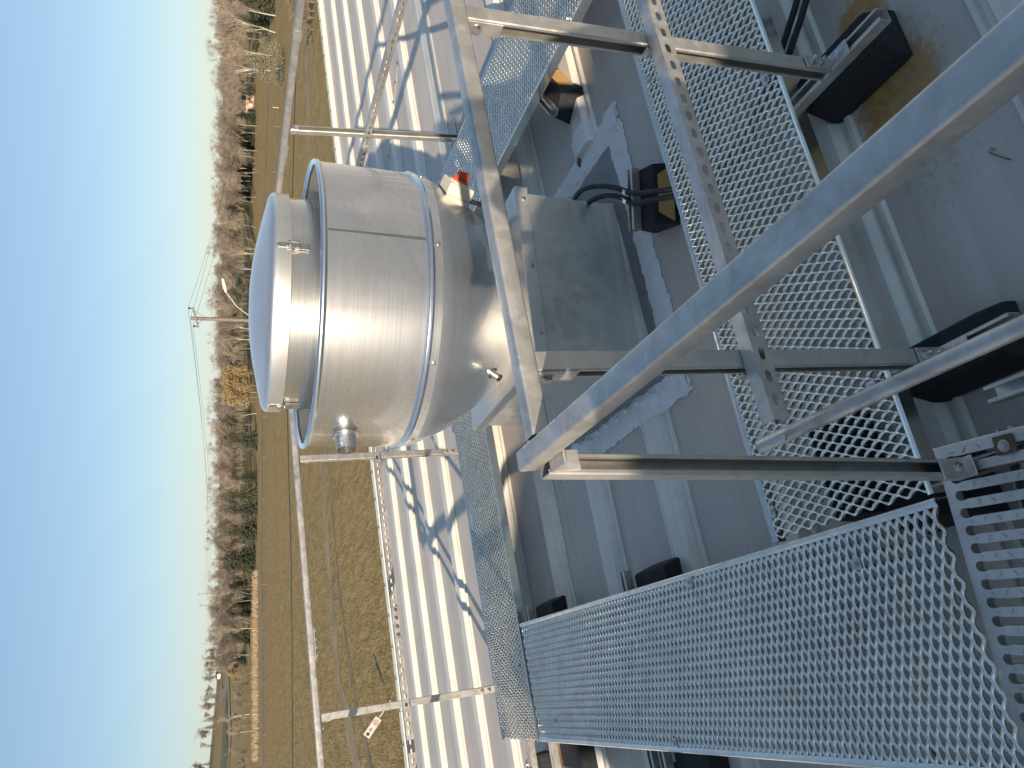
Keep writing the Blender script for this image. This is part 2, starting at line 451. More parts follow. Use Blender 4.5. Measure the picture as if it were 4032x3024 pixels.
# end-lap line with its screws on the far sheets
mb = MB()
for (x0, y0, x1, y1) in ((5.05, 4.32, 4.62, 4.98), (4.62, 4.98, 4.50, 5.30)):
    mb.prism([(-0.006, 0), (0.006, 0), (0.004, 0.003), (-0.004, 0.003)], (x0, y0, ZR+0.001), (x1, y1, ZR+0.001))
obj('lap_edge', mb, 'roof', roof)
for i in range(6):
    t = i/5; o = bpy.data.objects.new('lap_screw', sm.data); col.objects.link(o); o.parent = roof
    o.location = (5.08-0.5*t, 4.30+0.75*t, ZR+0.002)

# ---------------------------------------------------------------- expanded serrated walkway planks
def grating_mesh(L, W, seg=0.0042, swd=0.0292, lwd=0.0610):
    ye = W/2-0.017
    nseg = int(round(2*ye/seg)); nseg += nseg % 2
    y = np.linspace(-ye, ye, nseg+1); ns = int(L/(swd/2))-1
    ph = np.cos(2*math.pi*(y+ye)/lwd)
    tooth = np.where(np.arange(nseg+1) % 2 == 0, 0.0013, -0.0013)
    V = []; F = []
    nv = nseg+1
    for k in range(ns):
        xc = (k+1)*swd/2 + (1 if k % 2 else -1)*(swd/4-0.0006)*ph
        dz = rng.normal(0, 0.0003); p2 = ph*ph
        wn_ = 0.0043-0.0002*p2; wf = 0.0037+0.0002*p2
        zl = -0.0070+0.0016*p2+dz; zh = 0.0004-0.0052*p2+dz     # low smooth near edge, high serrated far edge
        lines = [np.stack([xc-wn_+0.0035, y, zl-0.0105], 1), np.stack([xc-wn_, y, zl], 1),
                 np.stack([xc-0.0006, y, 0.5*(zl+zh)+0.0014], 1), np.stack([xc+wf, y, zh+tooth*(1-0.7*p2)], 1),
                 np.stack([xc+wf-0.0007, y, zh-0.0060], 1)]
        V.append(np.concatenate(lines))
    V = np.concatenate(V)
    i = np.arange(nseg)
    one = np.concatenate([np.stack([a*nv+i, a*nv+i+1, (a+1)*nv+i+1, (a+1)*nv+i], 1) for a in range(4)])
    F = (one[None] + (np.arange(ns)*5*nv)[:, None, None]).reshape(-1, 4)
    me = bpy.data.meshes.new('grating')
    me.vertices.add(len(V)); me.vertices.foreach_set('co', V.astype(np.float32).ravel())
    me.loops.add(F.size); me.loops.foreach_set('vertex_index', F.astype(np.int32).ravel())
    me.polygons.add(len(F)); me.polygons.foreach_set('loop_start', (np.arange(len(F))*4).astype(np.int32))
    me.update(calc_edges=True)
    sm_ = np.ones(len(F), dtype=bool); me.polygons.foreach_set('use_smooth', sm_)
    return me

def plank(label, loc, rotz, L, W, bolts=()):
    """origin at the start of the plank, centre of its width, on its walking surface"""
    t = thing('walkway_plank', label, 'walkway', loc, Matrix.Rotation(rotz, 3, 'Z'), group='grating planks round the fan')
    obj('grating', grating_mesh(L, W), 'grate', t)
    for s in (-1, 1):
        prof = [(W/2-0.020, -0.006), (W/2-0.010, -0.0005), (W/2-0.004, 0.0), (W/2, -0.004), (W/2, -0.050), (W/2-0.003, -0.050), (W/2-0.003, -0.006), (W/2-0.010, -0.004)]
        mb = MB(); mb.prism([(-s*a, b) for a, b in prof], (0, 0, 0), (L, 0, 0)); obj('side_channel', mb, 'grate', t, 30)
    for (x, y) in bolts:
        mb = MB(); mb.box((x, y, 0.001), (0.034, 0.030, 0.003), None, 0.001); mb.hexbolt((x, y, 0.002), (0, 0, 1), 0.008, 0.006)
        obj('hold_down_bolt', mb, 'bolt', t, 30)
    return t
W = 0.61
plank('galvanised grating plank running along the near side of the fan, under the near rails', (-0.140, 0.455, ZW), 0, 2.43, W, [(0.30, -0.24), (0.09, 0.27), (1.30, -0.25), (1.75, 0.26)])
plank('galvanised grating plank leading away from the slotted step on the left of the fan', (-0.458, 0.135, ZW+0.021), R_(90), 2.87, W, [(0.30, -0.20), (1.45, 0.27), (1.1, -0.27), (2.6, 0.2)])
plank('galvanised grating plank lying behind the fan, nearest the gable edge of the roof', (-0.775, 3.387, ZW), 0, 3.70, W, [(0.4, -0.2), (2.4, 0.2)])
plank('half sunlit galvanised grating plank right of the fan, joining the near and far planks', (2.607, 0.775, ZW+0.004), R_(90), 2.29, W, [(0.35, 0.27), (1.0, -0.27), (1.55, 0.26)])

# ---------------------------------------------------------------- strut sections
def strut_prof(w=0.0413, d=0.0413, t=0.0026, lip=0.0092, ret=0.006):
    """channel open towards +b"""
    h = w/2; c = 0.003
    out = [(-h+0.0, d-c), (-h, c), (-h+c, 0), (h-c, 0), (h, c), (h, d-c), (h-c, d), (h-lip, d), (h-lip, d-ret)]
    inn = [(h-lip-t*0.8, d-ret), (h-lip-t*0.8, d-t), (h-lip, d-t-0.0), (h-t, d-t), (h-t, t), (-h+t, t), (-h+t, d-t), (-h+lip, d-t)]
    # one closed outline round the bent sheet
    return [(-h+lip, d-ret), (-h+lip, d), (-h+c, d), (-h, d-c), (-h, c), (-h+c, 0), (h-c, 0), (h, c), (h, d-c), (h-c, d), (h-lip, d), (h-lip, d-ret),
            (h-lip+t, d-ret), (h-lip+t, d-t), (h-t, d-t), (h-t, t), (-h+t, t), (-h+t, d-t), (-h+lip-t, d-t), (-h+lip-t, d-ret)]

def slot_plate(mb, L, Wd, th, pitch, sl, sw, n=16, start=0.0, mtx=None):
    """flat plate in local x (length) / y (width), top at z=0, with rounded slots cut through"""
    k = int((L-start)/pitch); e0 = (L-k*pitch)/2
    def cell(cx):
        inner = []
        for j in range(n):
            a = 2*math.pi*(j+0.5)/n; ca, sa = math.cos(a), math.sin(a)
            inner.append((math.copysign((sl-sw)/2, ca)+sw/2*ca, sw/2*sa))
        outer = []
        hx, hy = pitch/2, Wd/2
        for (x, y) in inner:
            sx = hx/abs(x) if abs(x) > 1e-9 else 1e9; sy = hy/abs(y) if abs(y) > 1e-9 else 1e9
            q = min(sx, sy); outer.append([x*q, y*q])
        for cxn in ((1, 1), (-1, 1), (-1, -1), (1, -1)):
            t = (cxn[0]*hx, cxn[1]*hy)
            j = min(range(n), key=lambda i: (outer[i][0]-t[0])**2+(outer[i][1]-t[1])**2); outer[j] = list(t)
        vs_ = [(cx+x, y, 0) for x, y in outer]+[(cx+x, y, 0) for x, y in inner]+[(cx+x, y, -th) for x, y in inner]+[(cx+x, y, -th) for x, y in outer]
        fs = []
        for j in range(n):
            j2 = (j+1) % n
            fs += [(j, j2, n+j2, n+j), (n+j, n+j2, 2*n+j2, 2*n+j), (2*n+j, 2*n+j2, 3*n+j2, 3*n+j)]
        mb.add(vs_, fs, mtx)
    for i in range(k): cell(e0+pitch*(i+0.5))
    if e0 > 0.001:
        mb.box((e0/2, 0, -th/2), (e0, Wd, th), mtx); mb.box((L-e0/2, 0, -th/2), (e0, Wd, th), mtx)
    return mb

def strut(name, p0, p1, open_dir, parent, material='strut', slotted=False):
    p0, p1 = Vector(p0), Vector(p1)
    u = Vector(open_dir); ax = (p1-p0).normalized(); u = (u-ax*u.dot(ax)).normalized()
    mb = MB()
    if not slotted:
        prof = [(a, b-0.0206) for a, b in strut_prof()]
        mb.prism(prof, p0, p1, u)
    else:
        h, d, t, lip, ret = 0.02065, 0.0413, 0.0026, 0.0092, 0.006
        for s in (-1, 1):
            pr = [(h, 0.0), (h, d-0.003), (h-0.003, d), (h-lip, d), (h-lip, d-ret), (h-lip+t, d-ret), (h-lip+t, d-t), (h-t, d-t), (h-t, t), (h-0.0045, 0.0)]
            mb.prism([(s*a, b-0.0206) for a, b in pr], p0, p1, u)
        sd = ax.cross(u)
        mt4 = Matrix(((ax.x, sd.x, -u.x, 0), (ax.y, sd.y, -u.y, 0), (ax.z, sd.z, -u.z, 0), (0, 0, 0, 1)))
        mt4.translation = p0 - u*0.0206
        slot_plate(mb, (p1-p0).length, 0.0323, t, 0.0508, 0.0285, 0.0143, 16, 0, mt4)
    return obj(name, mb, material, parent, 25)

def bracket(parent, corner, v_dir, h_dir, width=0.041, lv=0.09, lh=0.09, nb_v=2, nb_h=1, thread=0.0):
    """bent plate: one leg along v_dir, one along h_dir, meeting at corner; bolts stand off each face"""
    c = Vector(corner); v = Vector(v_dir).normalized(); h = Vector(h_dir).normalized(); s = v.cross(h).normalized(); th = 0.005
    def plate(mb, a, b, L):
        # plate in plane (a,s), thickness along b
        mt4 = Matrix(((a.x, s.x, b.x, c.x), (a.y, s.y, b.y, c.y), (a.z, s.z, b.z, c.z), (0, 0, 0, 1)))
        mb.box((L/2, 0, th/2), (L, width, th), mt4, 0.0012)
    mb = MB(); plate(mb, v, h, lv); plate(mb, h, v, lh)
    o = obj('angle_bracket', mb, 'galv', parent, 30)
    for k in range(nb_v):
        q = c+v*(lv*(0.40+0.36*k))+h*th; b = MB().hexbolt(q, h, 0.0085, 0.007, True, thread); obj('bolt', b, 'bolt', parent, 30)
    for k in range(nb_h):
        q = c+h*(lh*(0.62+0.3*k))+v*th; b = MB().hexbolt(q, v, 0.0085, 0.007); obj('bolt', b, 'bolt', parent, 30)
    return o

def square_tube(p0, p1, s, up=(0, 0, 1), t=0.003, rc=0.006, n=4):
    """hollow square tube with rounded corners; its top face is at the path"""
    def ring(hh, r):
        out = []
        for (cx, cy, a0) in ((1, 1, 0), (-1, 1, 90), (-1, -1, 180), (1, -1, 270)):
            for j in range(n+1):
                a = R_(a0+90*j/n); out.append((cx*(hh-r)+r*math.cos(a), cy*(hh-r)+r*math.sin(a)-s/2))
        return out
    p0, p1 = Vector(p0), Vector(p1); ax = (p1-p0).normalized(); u = Vector(up); sd = ax.cross(u).normalized(); u = sd.cross(ax)
    o_, i_ = ring(s/2, rc), ring(s/2-t, max(rc-t, 0.001)); k = len(o_)
    vs_ = [tuple(p+sd*a+u*b) for p in (p0, p1) for a, b in o_+i_]
    fs = []
    for j in range(k):
        j2 = (j+1) % k
        fs += [(j, j2, 2*k+j2, 2*k+j), (k+j2, k+j, 3*k+j, 3*k+j2), (j2, j, k+j, k+j2), (2*k+j, 2*k+j2, 3*k+j2, 3*k+j)]
    return MB().add(vs_, fs)

SQ = 0.038
# ---------------------------------------------------------------- near handrail (over the near plank)
nr = thing('guard_rail', 'near guardrail of square tube and slotted strut crossing in front of the fan curb', 'railing', (0, 0, ZW), group='rooftop guardrails')
def L_(p): return (p[0], p[1], p[2]-ZW)      # roof frame -> root at the walkway level
obj('top_rail', square_tube(L_((0.024, 0, 0)), L_((2.95, 0, 0)), SQ), 'galv', nr, 40)
strut('mid_rail', L_((0.020, 0.0, -0.548)), L_((2.90, 0.0, -0.548)), (0, 1, 0), nr, 'galv', True)
for (xt, xb, name) in ((0.181, 0.163, 'B'), (1.046, 1.046, 'D'), (1.99, 1.99, 'E')):
    strut('post', L_((xb, 0.041, -1.125)), L_((xt, 0.041, -0.040)), (-1, 0, 0), nr)
    bracket(nr, L_((xt-0.023, 0.041, -0.041)), (0, 0, -1), (-1, 0, 0), 0.04, 0.10, 0.05, 1, 1)
    bracket(nr, L_((xb, 0.019, -1.116)), (0, 0, 1), (0, -1, 0), 0.041, 0.085, 0.075, 2, 1, 0.016)
    bracket(nr, L_((xb-0.022, 0.041, -0.575)), (0, 0, 1), (-1, 0, 0), 0.03, 0.05, 0.04, 0, 0)
    strut('base_strut', L_((xb+0.004, 0.27, -1.141)), L_((xb+0.004, -0.16, -1.141)), (0, 0, 1), nr)

# ---------------------------------------------------------------- side handrail (coming towards the viewer)
sr = thing('guard_rail', 'side guardrail whose top tube runs from the rusty open end towards the viewer', 'railing', (0, 0, ZW), group='rooftop guardrails')
obj('top_rail', square_tube(L_((-0.0004, 0.070, 0)), L_((0.0136, -2.6, 0)), 0.0388), 'galv', sr, 40)
rmb = MB(); rmb.prism([(-0.0165, -0.0360), (0.0165, -0.0360), (0.0165, -0.024), (-0.010, -0.030)], L_((-0.0004, 0.0705, 0)), L_((-0.0004, 0.045, 0)))
obj('rusty_tube_end', rmb, 'rust', sr)
mb = MB(); mb.tube([L_((0.012, 0.150, -0.6225)), L_((0.012, -0.46, -0.668)), L_((0.014, -2.4, -0.80))], 0.0165, 20)
obj('mid_rail', mb, 'galv', sr, 40)
mb = MB(); mb.tube([L_((0.0, 0.05, -0.6055)), L_((0.0, 0.05, -0.6005))], 0.007, 10); obj('end_screw', mb, 'bolt', sr, 40)
strut('post', L_((-0.112, 0.052, -1.10)), L_((-0.018, 0.048, -0.042)), (0, -1, 0), sr)
bracket(sr, L_((-0.018, 0.024, -0.041)), (0, 0, -1), (0, -1, 0), 0.040, 0.060, 0.065, 0, 1)
bracket(sr, L_((-0.108, 0.030, -1.070)), (0, 0, 1), (0, -1, 0), 0.046, 0.085, 0.022, 1, 0)
strut('post', L_((0.0, -1.95, -1.125)), L_((0.0, -1.95, -0.042)), (-1, 0, 0), sr)
strut('base_strut', L_((-0.105, 0.16, -1.13)), L_((-0.105, -0.30, -1.13)), (0, 0, 1), sr)
strut('base_strut', L_((0.035, -0.045, -1.135)), L_((0.020, -0.46, -1.135)), (0, 0, 1), sr)

# ---------------------------------------------------------------- far and right-hand guardrails
def splice(parent, a, b, n=4, w=0.036, nrm=(0, 0, -1), up=(0, -1, 0)):
    a, b = Vector(a), Vector(b); ax = (b-a).normalized(); nv_ = Vector(nrm); s = nv_.cross(ax)
    mt4 = Matrix(((ax.x, s.x, nv_.x, a.x), (ax.y, s.y, nv_.y, a.y), (ax.z, s.z, nv_.z, a.z), (0, 0, 0, 1)))
    Ln = (b-a).length; mb = MB().box((Ln/2, 0, 0.003), (Ln, w, 0.006), mt4, 0.001)
    obj('splice_plate', mb, 'galv', parent, 30)
    for i in range(n):
        obj('bolt', MB().hexbolt(a+ax*(Ln*(i+0.5)/n)+nv_*0.006, nv_, 0.0085, 0.007), 'bolt', parent, 30)
FY, RXX = 3.746, 2.966
fr = thing('guard_rail', 'far guardrail standing behind the fan along the gable edge', 'railing', (0, 3.7, ZW), group='rooftop guardrails')
def F_(p): return (p[0], p[1]-3.7, p[2]-ZW)
obj('top_rail', square_tube(F_((-0.965, FY, 0.012)), F_((-0.040, FY, 0.012)), SQ), 'galv', fr, 40)
obj('top_rail', square_tube(F_((-0.0385, FY, 0.012)), F_((2.94, FY, 0.012)), SQ), 'galv', fr, 40)
splice(fr, F_((0.055, FY, -0.026)), F_((-0.135, FY, -0.026)), 4)
strut('mid_rail', F_((2.9, FY-0.012, -0.527)), F_((0.01, FY-0.012, -0.527)), (0, 1, 0), fr, 'galv', True)
strut('mid_rail', F_((0.006, FY-0.012, -0.527)), F_((-0.96, FY-0.012, -0.527)), (0, 1, 0), fr, 'galv', True)
splice(fr, F_((0.105, FY-0.033, -0.527)), F_((-0.095, FY-0.033, -0.527)), 4, 0.038, (0, -1, 0))
for (xt, xb) in ((1.118, 1.09), (-0.453, -0.482), (2.62, 2.62)):
    strut('post', F_((xb, FY+0.030, -1.13)), F_((xt, FY+0.030, -0.028)), (-1, 0, 0), fr)
    bracket(fr, F_((xt-0.022, FY+0.03, -0.028)), (0, 0, -1), (-1, 0, 0), 0.036, 0.06, 0.06, 1, 1)
    bracket(fr, F_((xb, FY+0.008, -1.118)), (0, 0, 1), (0, -1, 0), 0.040, 0.125, 0.05, 2, 0)
    bracket(fr, F_((xb-0.022, FY+0.008, -0.527)), (0, 0, 1), (-1, 0, 0), 0.030, 0.024, 0.05, 0, 1)
    strut('base_strut', F_((xb, FY+0.20, -1.151)), F_((xb, FY-0.22, -1.151)), (0, 0, 1), fr)

rr = thing('guard_rail', 'right guardrail with one upright beside the sunlit plank on the right', 'railing', (2.9, 0, ZW), group='rooftop guardrails')
def G_(p): return (p[0]-2.9, p[1], p[2]-ZW)
obj('top_rail', square_tube(G_((RXX, 0.0, 0.012)), G_((RXX, 3.071, 0.012)), SQ), 'galv', rr, 40)
obj('top_rail', square_tube(G_((RXX, 3.0725, 0.012)), G_((RXX, 3.72, 0.012)), SQ), 'galv', rr, 40)
splice(rr, G_((RXX, 2.95, -0.026)), G_((RXX, 3.15, -0.026)), 4)
mb = MB(); mb.box(G_((RXX, 2.03, -0.0065)), (SQ+0.002, 0.07, SQ+0.002)); obj('tape_band', mb, 'galv', rr)
strut('mid_rail', G_((RXX-0.012, 0.0, -0.509)), G_((RXX-0.012, 2.98, -0.509)), (1, 0, 0), rr, 'galv', True)
strut('mid_rail', G_((RXX-0.012, 2.985, -0.509)), G_((RXX-0.012, 3.70, -0.509)), (1, 0, 0), rr, 'galv', True)
splice(rr, G_((RXX-0.033, 2.86, -0.509)), G_((RXX-0.033, 3.10, -0.509)), 4, 0.038, (-1, 0, 0))
for (yt, yb) in ((2.842, 2.79), (1.55, 1.55), (0.3, 0.3)):
    strut('post', G_((RXX+0.030, yb, -1.13)), G_((RXX+0.030, yt, -0.028)), (0, -1, 0), rr)
    bracket(rr, G_((RXX+0.03, yt-0.022, -0.028)), (0, 0, -1), (0, -1, 0), 0.036, 0.06, 0.06, 1, 0)
    bracket(rr, G_((RXX+0.008, yb, -1.118)), (0, 0, 1), (-1, 0, 0), 0.040, 0.125, 0.05, 2, 0)
    bracket(rr, G_((RXX+0.008, yt-0.034, -0.515)), (0, 0, 1), (0, -1, 0), 0.034, 0.030, 0.06, 0, 1)
    strut('base_strut', G_((RXX+0.20, yb, -1.151)), G_((RXX-0.25, yb, -1.151)), (0, 0, 1), rr)

lr = thing('guard_rail', 'left guardrail standing outside the left plank, only its foot bracket in view', 'railing', (-0.94, 0, ZW), group='rooftop guardrails')
def K_(p): return (p[0]+0.94, p[1], p[2]-ZW)
obj('top_rail', square_tube(K_((-0.94, -2.6, 0.012)), K_((-0.94, 3.72, 0.012)), SQ), 'galv', lr, 40)
strut('mid_rail', K_((-0.928, -2.6, -0.52)), K_((-0.928, 3.72, -0.52)), (-1, 0, 0), lr, 'galv', True)
for yb in (3.40, 1.95, 0.45, -1.7):
    strut('post', K_((-0.97, yb, -1.13)), K_((-0.97, yb, -0.028)), (0, -1, 0), lr)
    bracket(lr, K_((-0.948, yb, -1.118)), (0, 0, 1), (1, 0, 0), 0.040, 0.10, 0.07, 2, 1)
    strut('base_strut', K_((-1.20, yb, -1.151)), K_((-0.72, yb, -1.151)), (0, 0, 1), lr)

# ---------------------------------------------------------------- rubber support blocks
blk_mesh = None
def rubber_block(label, x, y, rotz, top, sticker=1, L=0.32, ww=0.17, strut_len=0.0, strut_off=0.0):
    hgt = top-ZR
    t = thing('support_block', label, 'support block', (x, y, ZR), Matrix.Rotation(rotz, 3, 'Z'), group='black rubber blocks under the walkway')
    mb = MB(); a, b = ww/2, ww/2-0.030
    prof = [(-a, 0.001), (a, 0.001), (a, hgt*0.22), (b+0.004, hgt-0.006), (b-0.004, hgt), (-b+0.004, hgt), (-b-0.004, hgt-0.006), (-a, hgt*0.22)]
    n = len(prof); vs_ = []
    for s, k in ((-L/2, 0.93), (-L/2+0.02, 1.0), (L/2-0.02, 1.0), (L/2, 0.93)):
        vs_ += [(s if pb < hgt*0.5 else s*0.96, pa*k, pb) for pa, pb in prof]
    fs = [(q*n+i, q*n+(i+1) % n, (q+1)*n+(i+1) % n, (q+1)*n+i) for q in range(3) for i in range(n)]
    fs += [tuple(range(n-1, -1, -1)), tuple(range(3*n, 4*n))]
    obj('rubber_body', MB().add(vs_, fs), 'rubber', t, None, None, 0.003)
    if sticker:
        s = sticker; off = 0.0022
        dz = hgt*0.78; dy = a-b
        nrm = Vector((0, s*dz, dy)).normalized()
        def sp(u, v): # u along x, v 0..1 up the sloping side
            return (u, s*(a-dy*v)+nrm.y*off, hgt*0.22+dz*v+nrm.z*off)
        pts = [sp(-0.115, 0.12), sp(0.115, 0.12), sp(0.075, 0.80), sp(-0.075, 0.80)]
        if s > 0: pts = pts[::-1]
        obj('amber_sticker', MB().add(pts, [(0, 1, 2, 3)]), 'rubber_sticker', t)
    if strut_len:
        strut('channel', (-strut_len/2, strut_off, hgt+0.0208), (strut_len/2, strut_off, hgt+0.0208), (0, 0, 1), t)
    return t
Q = R_(90)
rubber_block('black rubber block with rust beside it, under the nearest right upright', 1.078, 0.045, Q, -1.163, 0, 0.29, 0.165)
rubber_block('black rubber block with a thin amber sticker, under the upright behind the side rail', 0.180, 0.060, Q, -1.163, -1, 0.29, 0.165)
rubber_block('black rubber block carrying two black cables in front of the fan curb', 1.330, 1.055, R_(-21), -1.175, -1, 0.25, 0.20, 0.255, 0.045)
rubber_block('black rubber block with amber sticker poking out under the right grating plank', 2.34, 1.60, R_(28), -1.168, -1, 0.34, 0.19, 0.36, 0.03)
rubber_block('black rubber block hidden at the far right corner of the walkway behind the fan', 2.70, 2.72, R_(10), -1.172, -1, 0.30, 0.17)
rubber_block('black rubber block under the right edge of the left plank, at mid length', -0.150, 1.690, Q, -1.172, 0, 0.26, 0.19, 0.0)
rubber_block('black rubber block under the right edge of the left plank, near its far end', -0.145, 2.885, Q, -1.172, 0, 0.26, 0.19, 0.0)
rubber_block('black rubber block under the left edge of the left plank, near its far end', -0.84, 2.885, Q, -1.172, 0, 0.26, 0.20, 0.0)
rubber_block('black rubber block under the left edge of the left plank, at mid length', -0.84, 1.690, Q, -1.172, 0, 0.26, 0.19, 0.0)
rubber_block('black rubber block seen through the near grating, below the rail corner', 0.02, 0.52, 0, -1.172, 1, 0.30, 0.17)
rubber_block('black rubber block seen through the near grating, beside the slotted step', -0.13, 0.26, R_(90), -1.172, 0, 0.26, 0.17)
for (x, y, wh) in ((-0.99, 3.40, 'black rubber block under the farthest upright of the left guardrail'), (-0.99, 1.95, 'black rubber block under the middle upright of the left guardrail'), (-0.99, 0.45, 'black rubber block under the nearer upright of the left guardrail'),
        (1.09, 3.80, 'black rubber block under the far rail upright hidden behind the fan'), (-0.48, 3.80, 'black rubber block under the left upright of the far guardrail'), (3.03, 1.55, 'black rubber block under the right guardrail upright outside the view'), (1.99, 0.05, 'black rubber block under the near guardrail upright outside the view')):
    rubber_block(wh, x, y, 0 if abs(x) > 2.5 or x < -0.9 else Q, -1.172 if x != 1.99 else -1.163, 0, 0.26, 0.16)
for (xa, xb, y, nm) in ((-1.0, -0.06, 1.85, 'mid'), (-1.02, -0.055, 3.05, 'far')):
    t = thing('cross_strut', 'galvanised channel laid across under the left plank at %s' % ('mid length' if nm == 'mid' else 'its far end'), 'channel', (xa, y, -1.172), group='channels under the left plank')
    strut('channel', (0, 0, 0.0208), (xb-xa, 0, 0.0208), (0, 0, 1), t)

# ---------------------------------------------------------------- slotted step plank at the viewer's feet
st = thing('slotted_step', 'grey slotted metal step plank at the near left, with long slots', 'step', (-0.045, 0.104, ZW+0.002), Matrix.Rotation(-0.088, 3, 'Z'))
pitch = 0.0400; nsl = 20; mb = MB()
mtx = Matrix(((0, -1, 0, 0), (1, 0, 0, 0), (0, 0, 1, 0), (0, 0, 0, 1)))
SLOT_Y0, SLOT_Y1, TH = -0.022, -0.255, 0.0025
# plate pieces between the slots, built as rounded keyhole slots
def keyhole(cx):
    n = 10; pts = []
    for j in range(n+1):
        a = R_(180*j/n); rr_ = 0.0115
        pts.append((cx+rr_*math.cos(a), SLOT_Y0-rr_+rr_*math.sin(a)))
    pts += [(cx-0.0115, SLOT_Y0-0.020), (cx-0.0092, SLOT_Y0-0.030), (cx-0.0092, SLOT_Y1)]
    pts += [(cx+0.0092, SLOT_Y1), (cx+0.0092, SLOT_Y0-0.030), (cx+0.0115, SLOT_Y0-0.020)]
    return pts
YT, YB = 0.0, -0.30
for i in range(nsl):
    cx = -0.036-pitch*i; inner = keyhole(cx); n = len(inner); hx = pitch/2
    outer = []
    for (x, y) in inner:
        dx = x-cx
        if y > SLOT_Y0-0.008 and abs(dx) < 0.0085: outer.append((cx+dx*hx/0.0085*0.98 if abs(dx) < 0.0085 else cx+math.copysign(hx, dx), YT))
        elif abs(y-SLOT_Y1) < 1e-6: outer.append((cx+math.copysign(hx, dx), YB))
        else: outer.append((cx+math.copysign(hx, dx), y))
    outer[2] = (cx+hx, YT) if outer[2][1] == YT else outer[2]
    vs_ = [(x, y, 0) for x, y in outer]+[(x, y, 0) for x, y in inner]+[(x, y, -0.020) for x, y in inner]
    fs = []
    for j in range(n):
        j2 = (j+1) % n
        fs += [(j2, j, n+j, n+j2), (n+j2, n+j, 2*n+j, 2*n+j2)]
    # corners towards the front edge
    mb.add(vs_, fs)
    k1 = next(j for j in range(n) if outer[j][1] == YT); k2 = max(j for j in range(n) if outer[j][1] == YT)
    mb.add([(cx+hx, YT, 0), (*outer[k1], 0), (*outer[k1-1], 0), (cx-hx, YT, 0), (*outer[k2], 0), (*outer[k2+1], 0)], [(0, 1, 2), (3, 5, 4)])
wid = pitch*nsl
mb.box((-0.008, -0.15, -TH/2), (0.016, 0.30, TH))
mb.prism([(0, 0), (0.004, -0.001), (0.006, -0.005), (0.006, -0.045), (0.0035, -0.045), (0.0035, -0.006), (0, -0.003)], (-0.016-wid, 0, 0), (0.0, 0, 0))
mb.prism([(0, 0), (-0.003, -0.001), (-0.004, -0.005), (-0.004, -0.045), (-0.0015, -0.045), (-0.0015, -0.006), (0, -0.003)], (0.0, 0.004, 0), (0.0, -0.30, 0), (0, 0, 1))
obj('slotted_plate', mb, 'strut', st, 30)
for i in range(nsl+1):
    cx = -0.016-pitch*i
    for j in range(6):
        a = (0, R_(50), R_(-50))[j % 3]; yy = -0.040-0.036*j
        b = MB(); b.box((0, 0, 0.0012), (0.0030, 0.0125, 0.0028), Matrix.Translation((cx, yy, 0)) @ Matrix.Rotation(a, 4, 'Z'))
        obj('cleat', b, 'strut', st)
b = MB(); b.box((-0.027, -0.178, 0.004), (0.042, 0.045, 0.008), None, 0.002); obj('clamp_plate', b, 'dark_bolt', st)
obj('bolt', MB().hexbolt((-0.030, -0.180, 0.008), (0, 0, 1), 0.0095, 0.008), 'bolt', st, 30)
ss = thing('cross_strut', 'galvanised channel crossing below the slotted step', 'channel', (-0.9, -0.12, ZW-0.047), group='channels under the slotted step')
strut('channel', (0, 0, -0.0208), (1.0, -0.08, -0.0208), (0, 0, 1), ss)
ss = thing('step_support_rail', 'dark galvanised channel under the front lip of the slotted step', 'channel', (-0.9, 0.02, ZW-0.058), group='channels under the slotted step')
strut('channel', (0, 0.02, -0.03), (0.86, -0.05, -0.03), (0, 0, 1), ss)

# ---------------------------------------------------------------- roof flashing and sealant round the curb
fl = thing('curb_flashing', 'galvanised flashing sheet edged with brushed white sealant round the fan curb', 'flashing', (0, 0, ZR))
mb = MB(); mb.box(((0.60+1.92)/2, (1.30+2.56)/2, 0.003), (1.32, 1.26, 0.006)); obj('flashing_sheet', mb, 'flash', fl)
def ragged_band(x0, y0, x1, y1, w0, w1, seed, z=0.0075, rag=0.012, zt=0.0):
    rg = random.Random(seed); d = Vector((x1-x0, y1-y0, 0)); L = d.length; d /= L; s = Vector((-d.y, d.x, 0))
    n = int(L/0.010); rows = 7; vs_ = []; fs = []
    ja = jb = 0.0
    for i in range(n+1):
        ja = 0.7*ja+rg.gauss(0, rag*0.45); jb = 0.7*jb+rg.gauss(0, rag*0.25)
        a, b = -w0+ja, w1+jb; p = Vector((x0, y0, 0))+d*(L*i/n)
        for j in range(rows):
            t = j/(rows-1); q = p+s*(a+(b-a)*t)
            hz = z+(0.0035*math.sin(math.pi*t)+rg.uniform(0, 0.0010) if 0 < j < rows-1 else -0.0055)
            if j == 3: hz += zt*max(0, rg.gauss(0, 1))
            vs_.append((q.x, q.y, hz))
    for i in range(n):
        for j in range(rows-1):
            fs.append((i*rows+j, (i+1)*rows+j, (i+1)*rows+j+1, i*rows+j+1))
    return MB().add(vs_, fs)
for k, a in enumerate(((0.545, 1.292, 1.985, 1.292, 0.068, 0.070), (1.905, 1.24, 1.905, 2.62, 0.072, 0.078), (0.602, 2.60, 0.602, 1.24, 0.062, 0.065), (1.98, 2.56, 0.545, 2.56, 0.065, 0.065))):
    obj('sealant_band', ragged_band(*a, 11+k, 0.0080+0.0008*k, 0.012, 0.004), 'sealant', fl, 60)
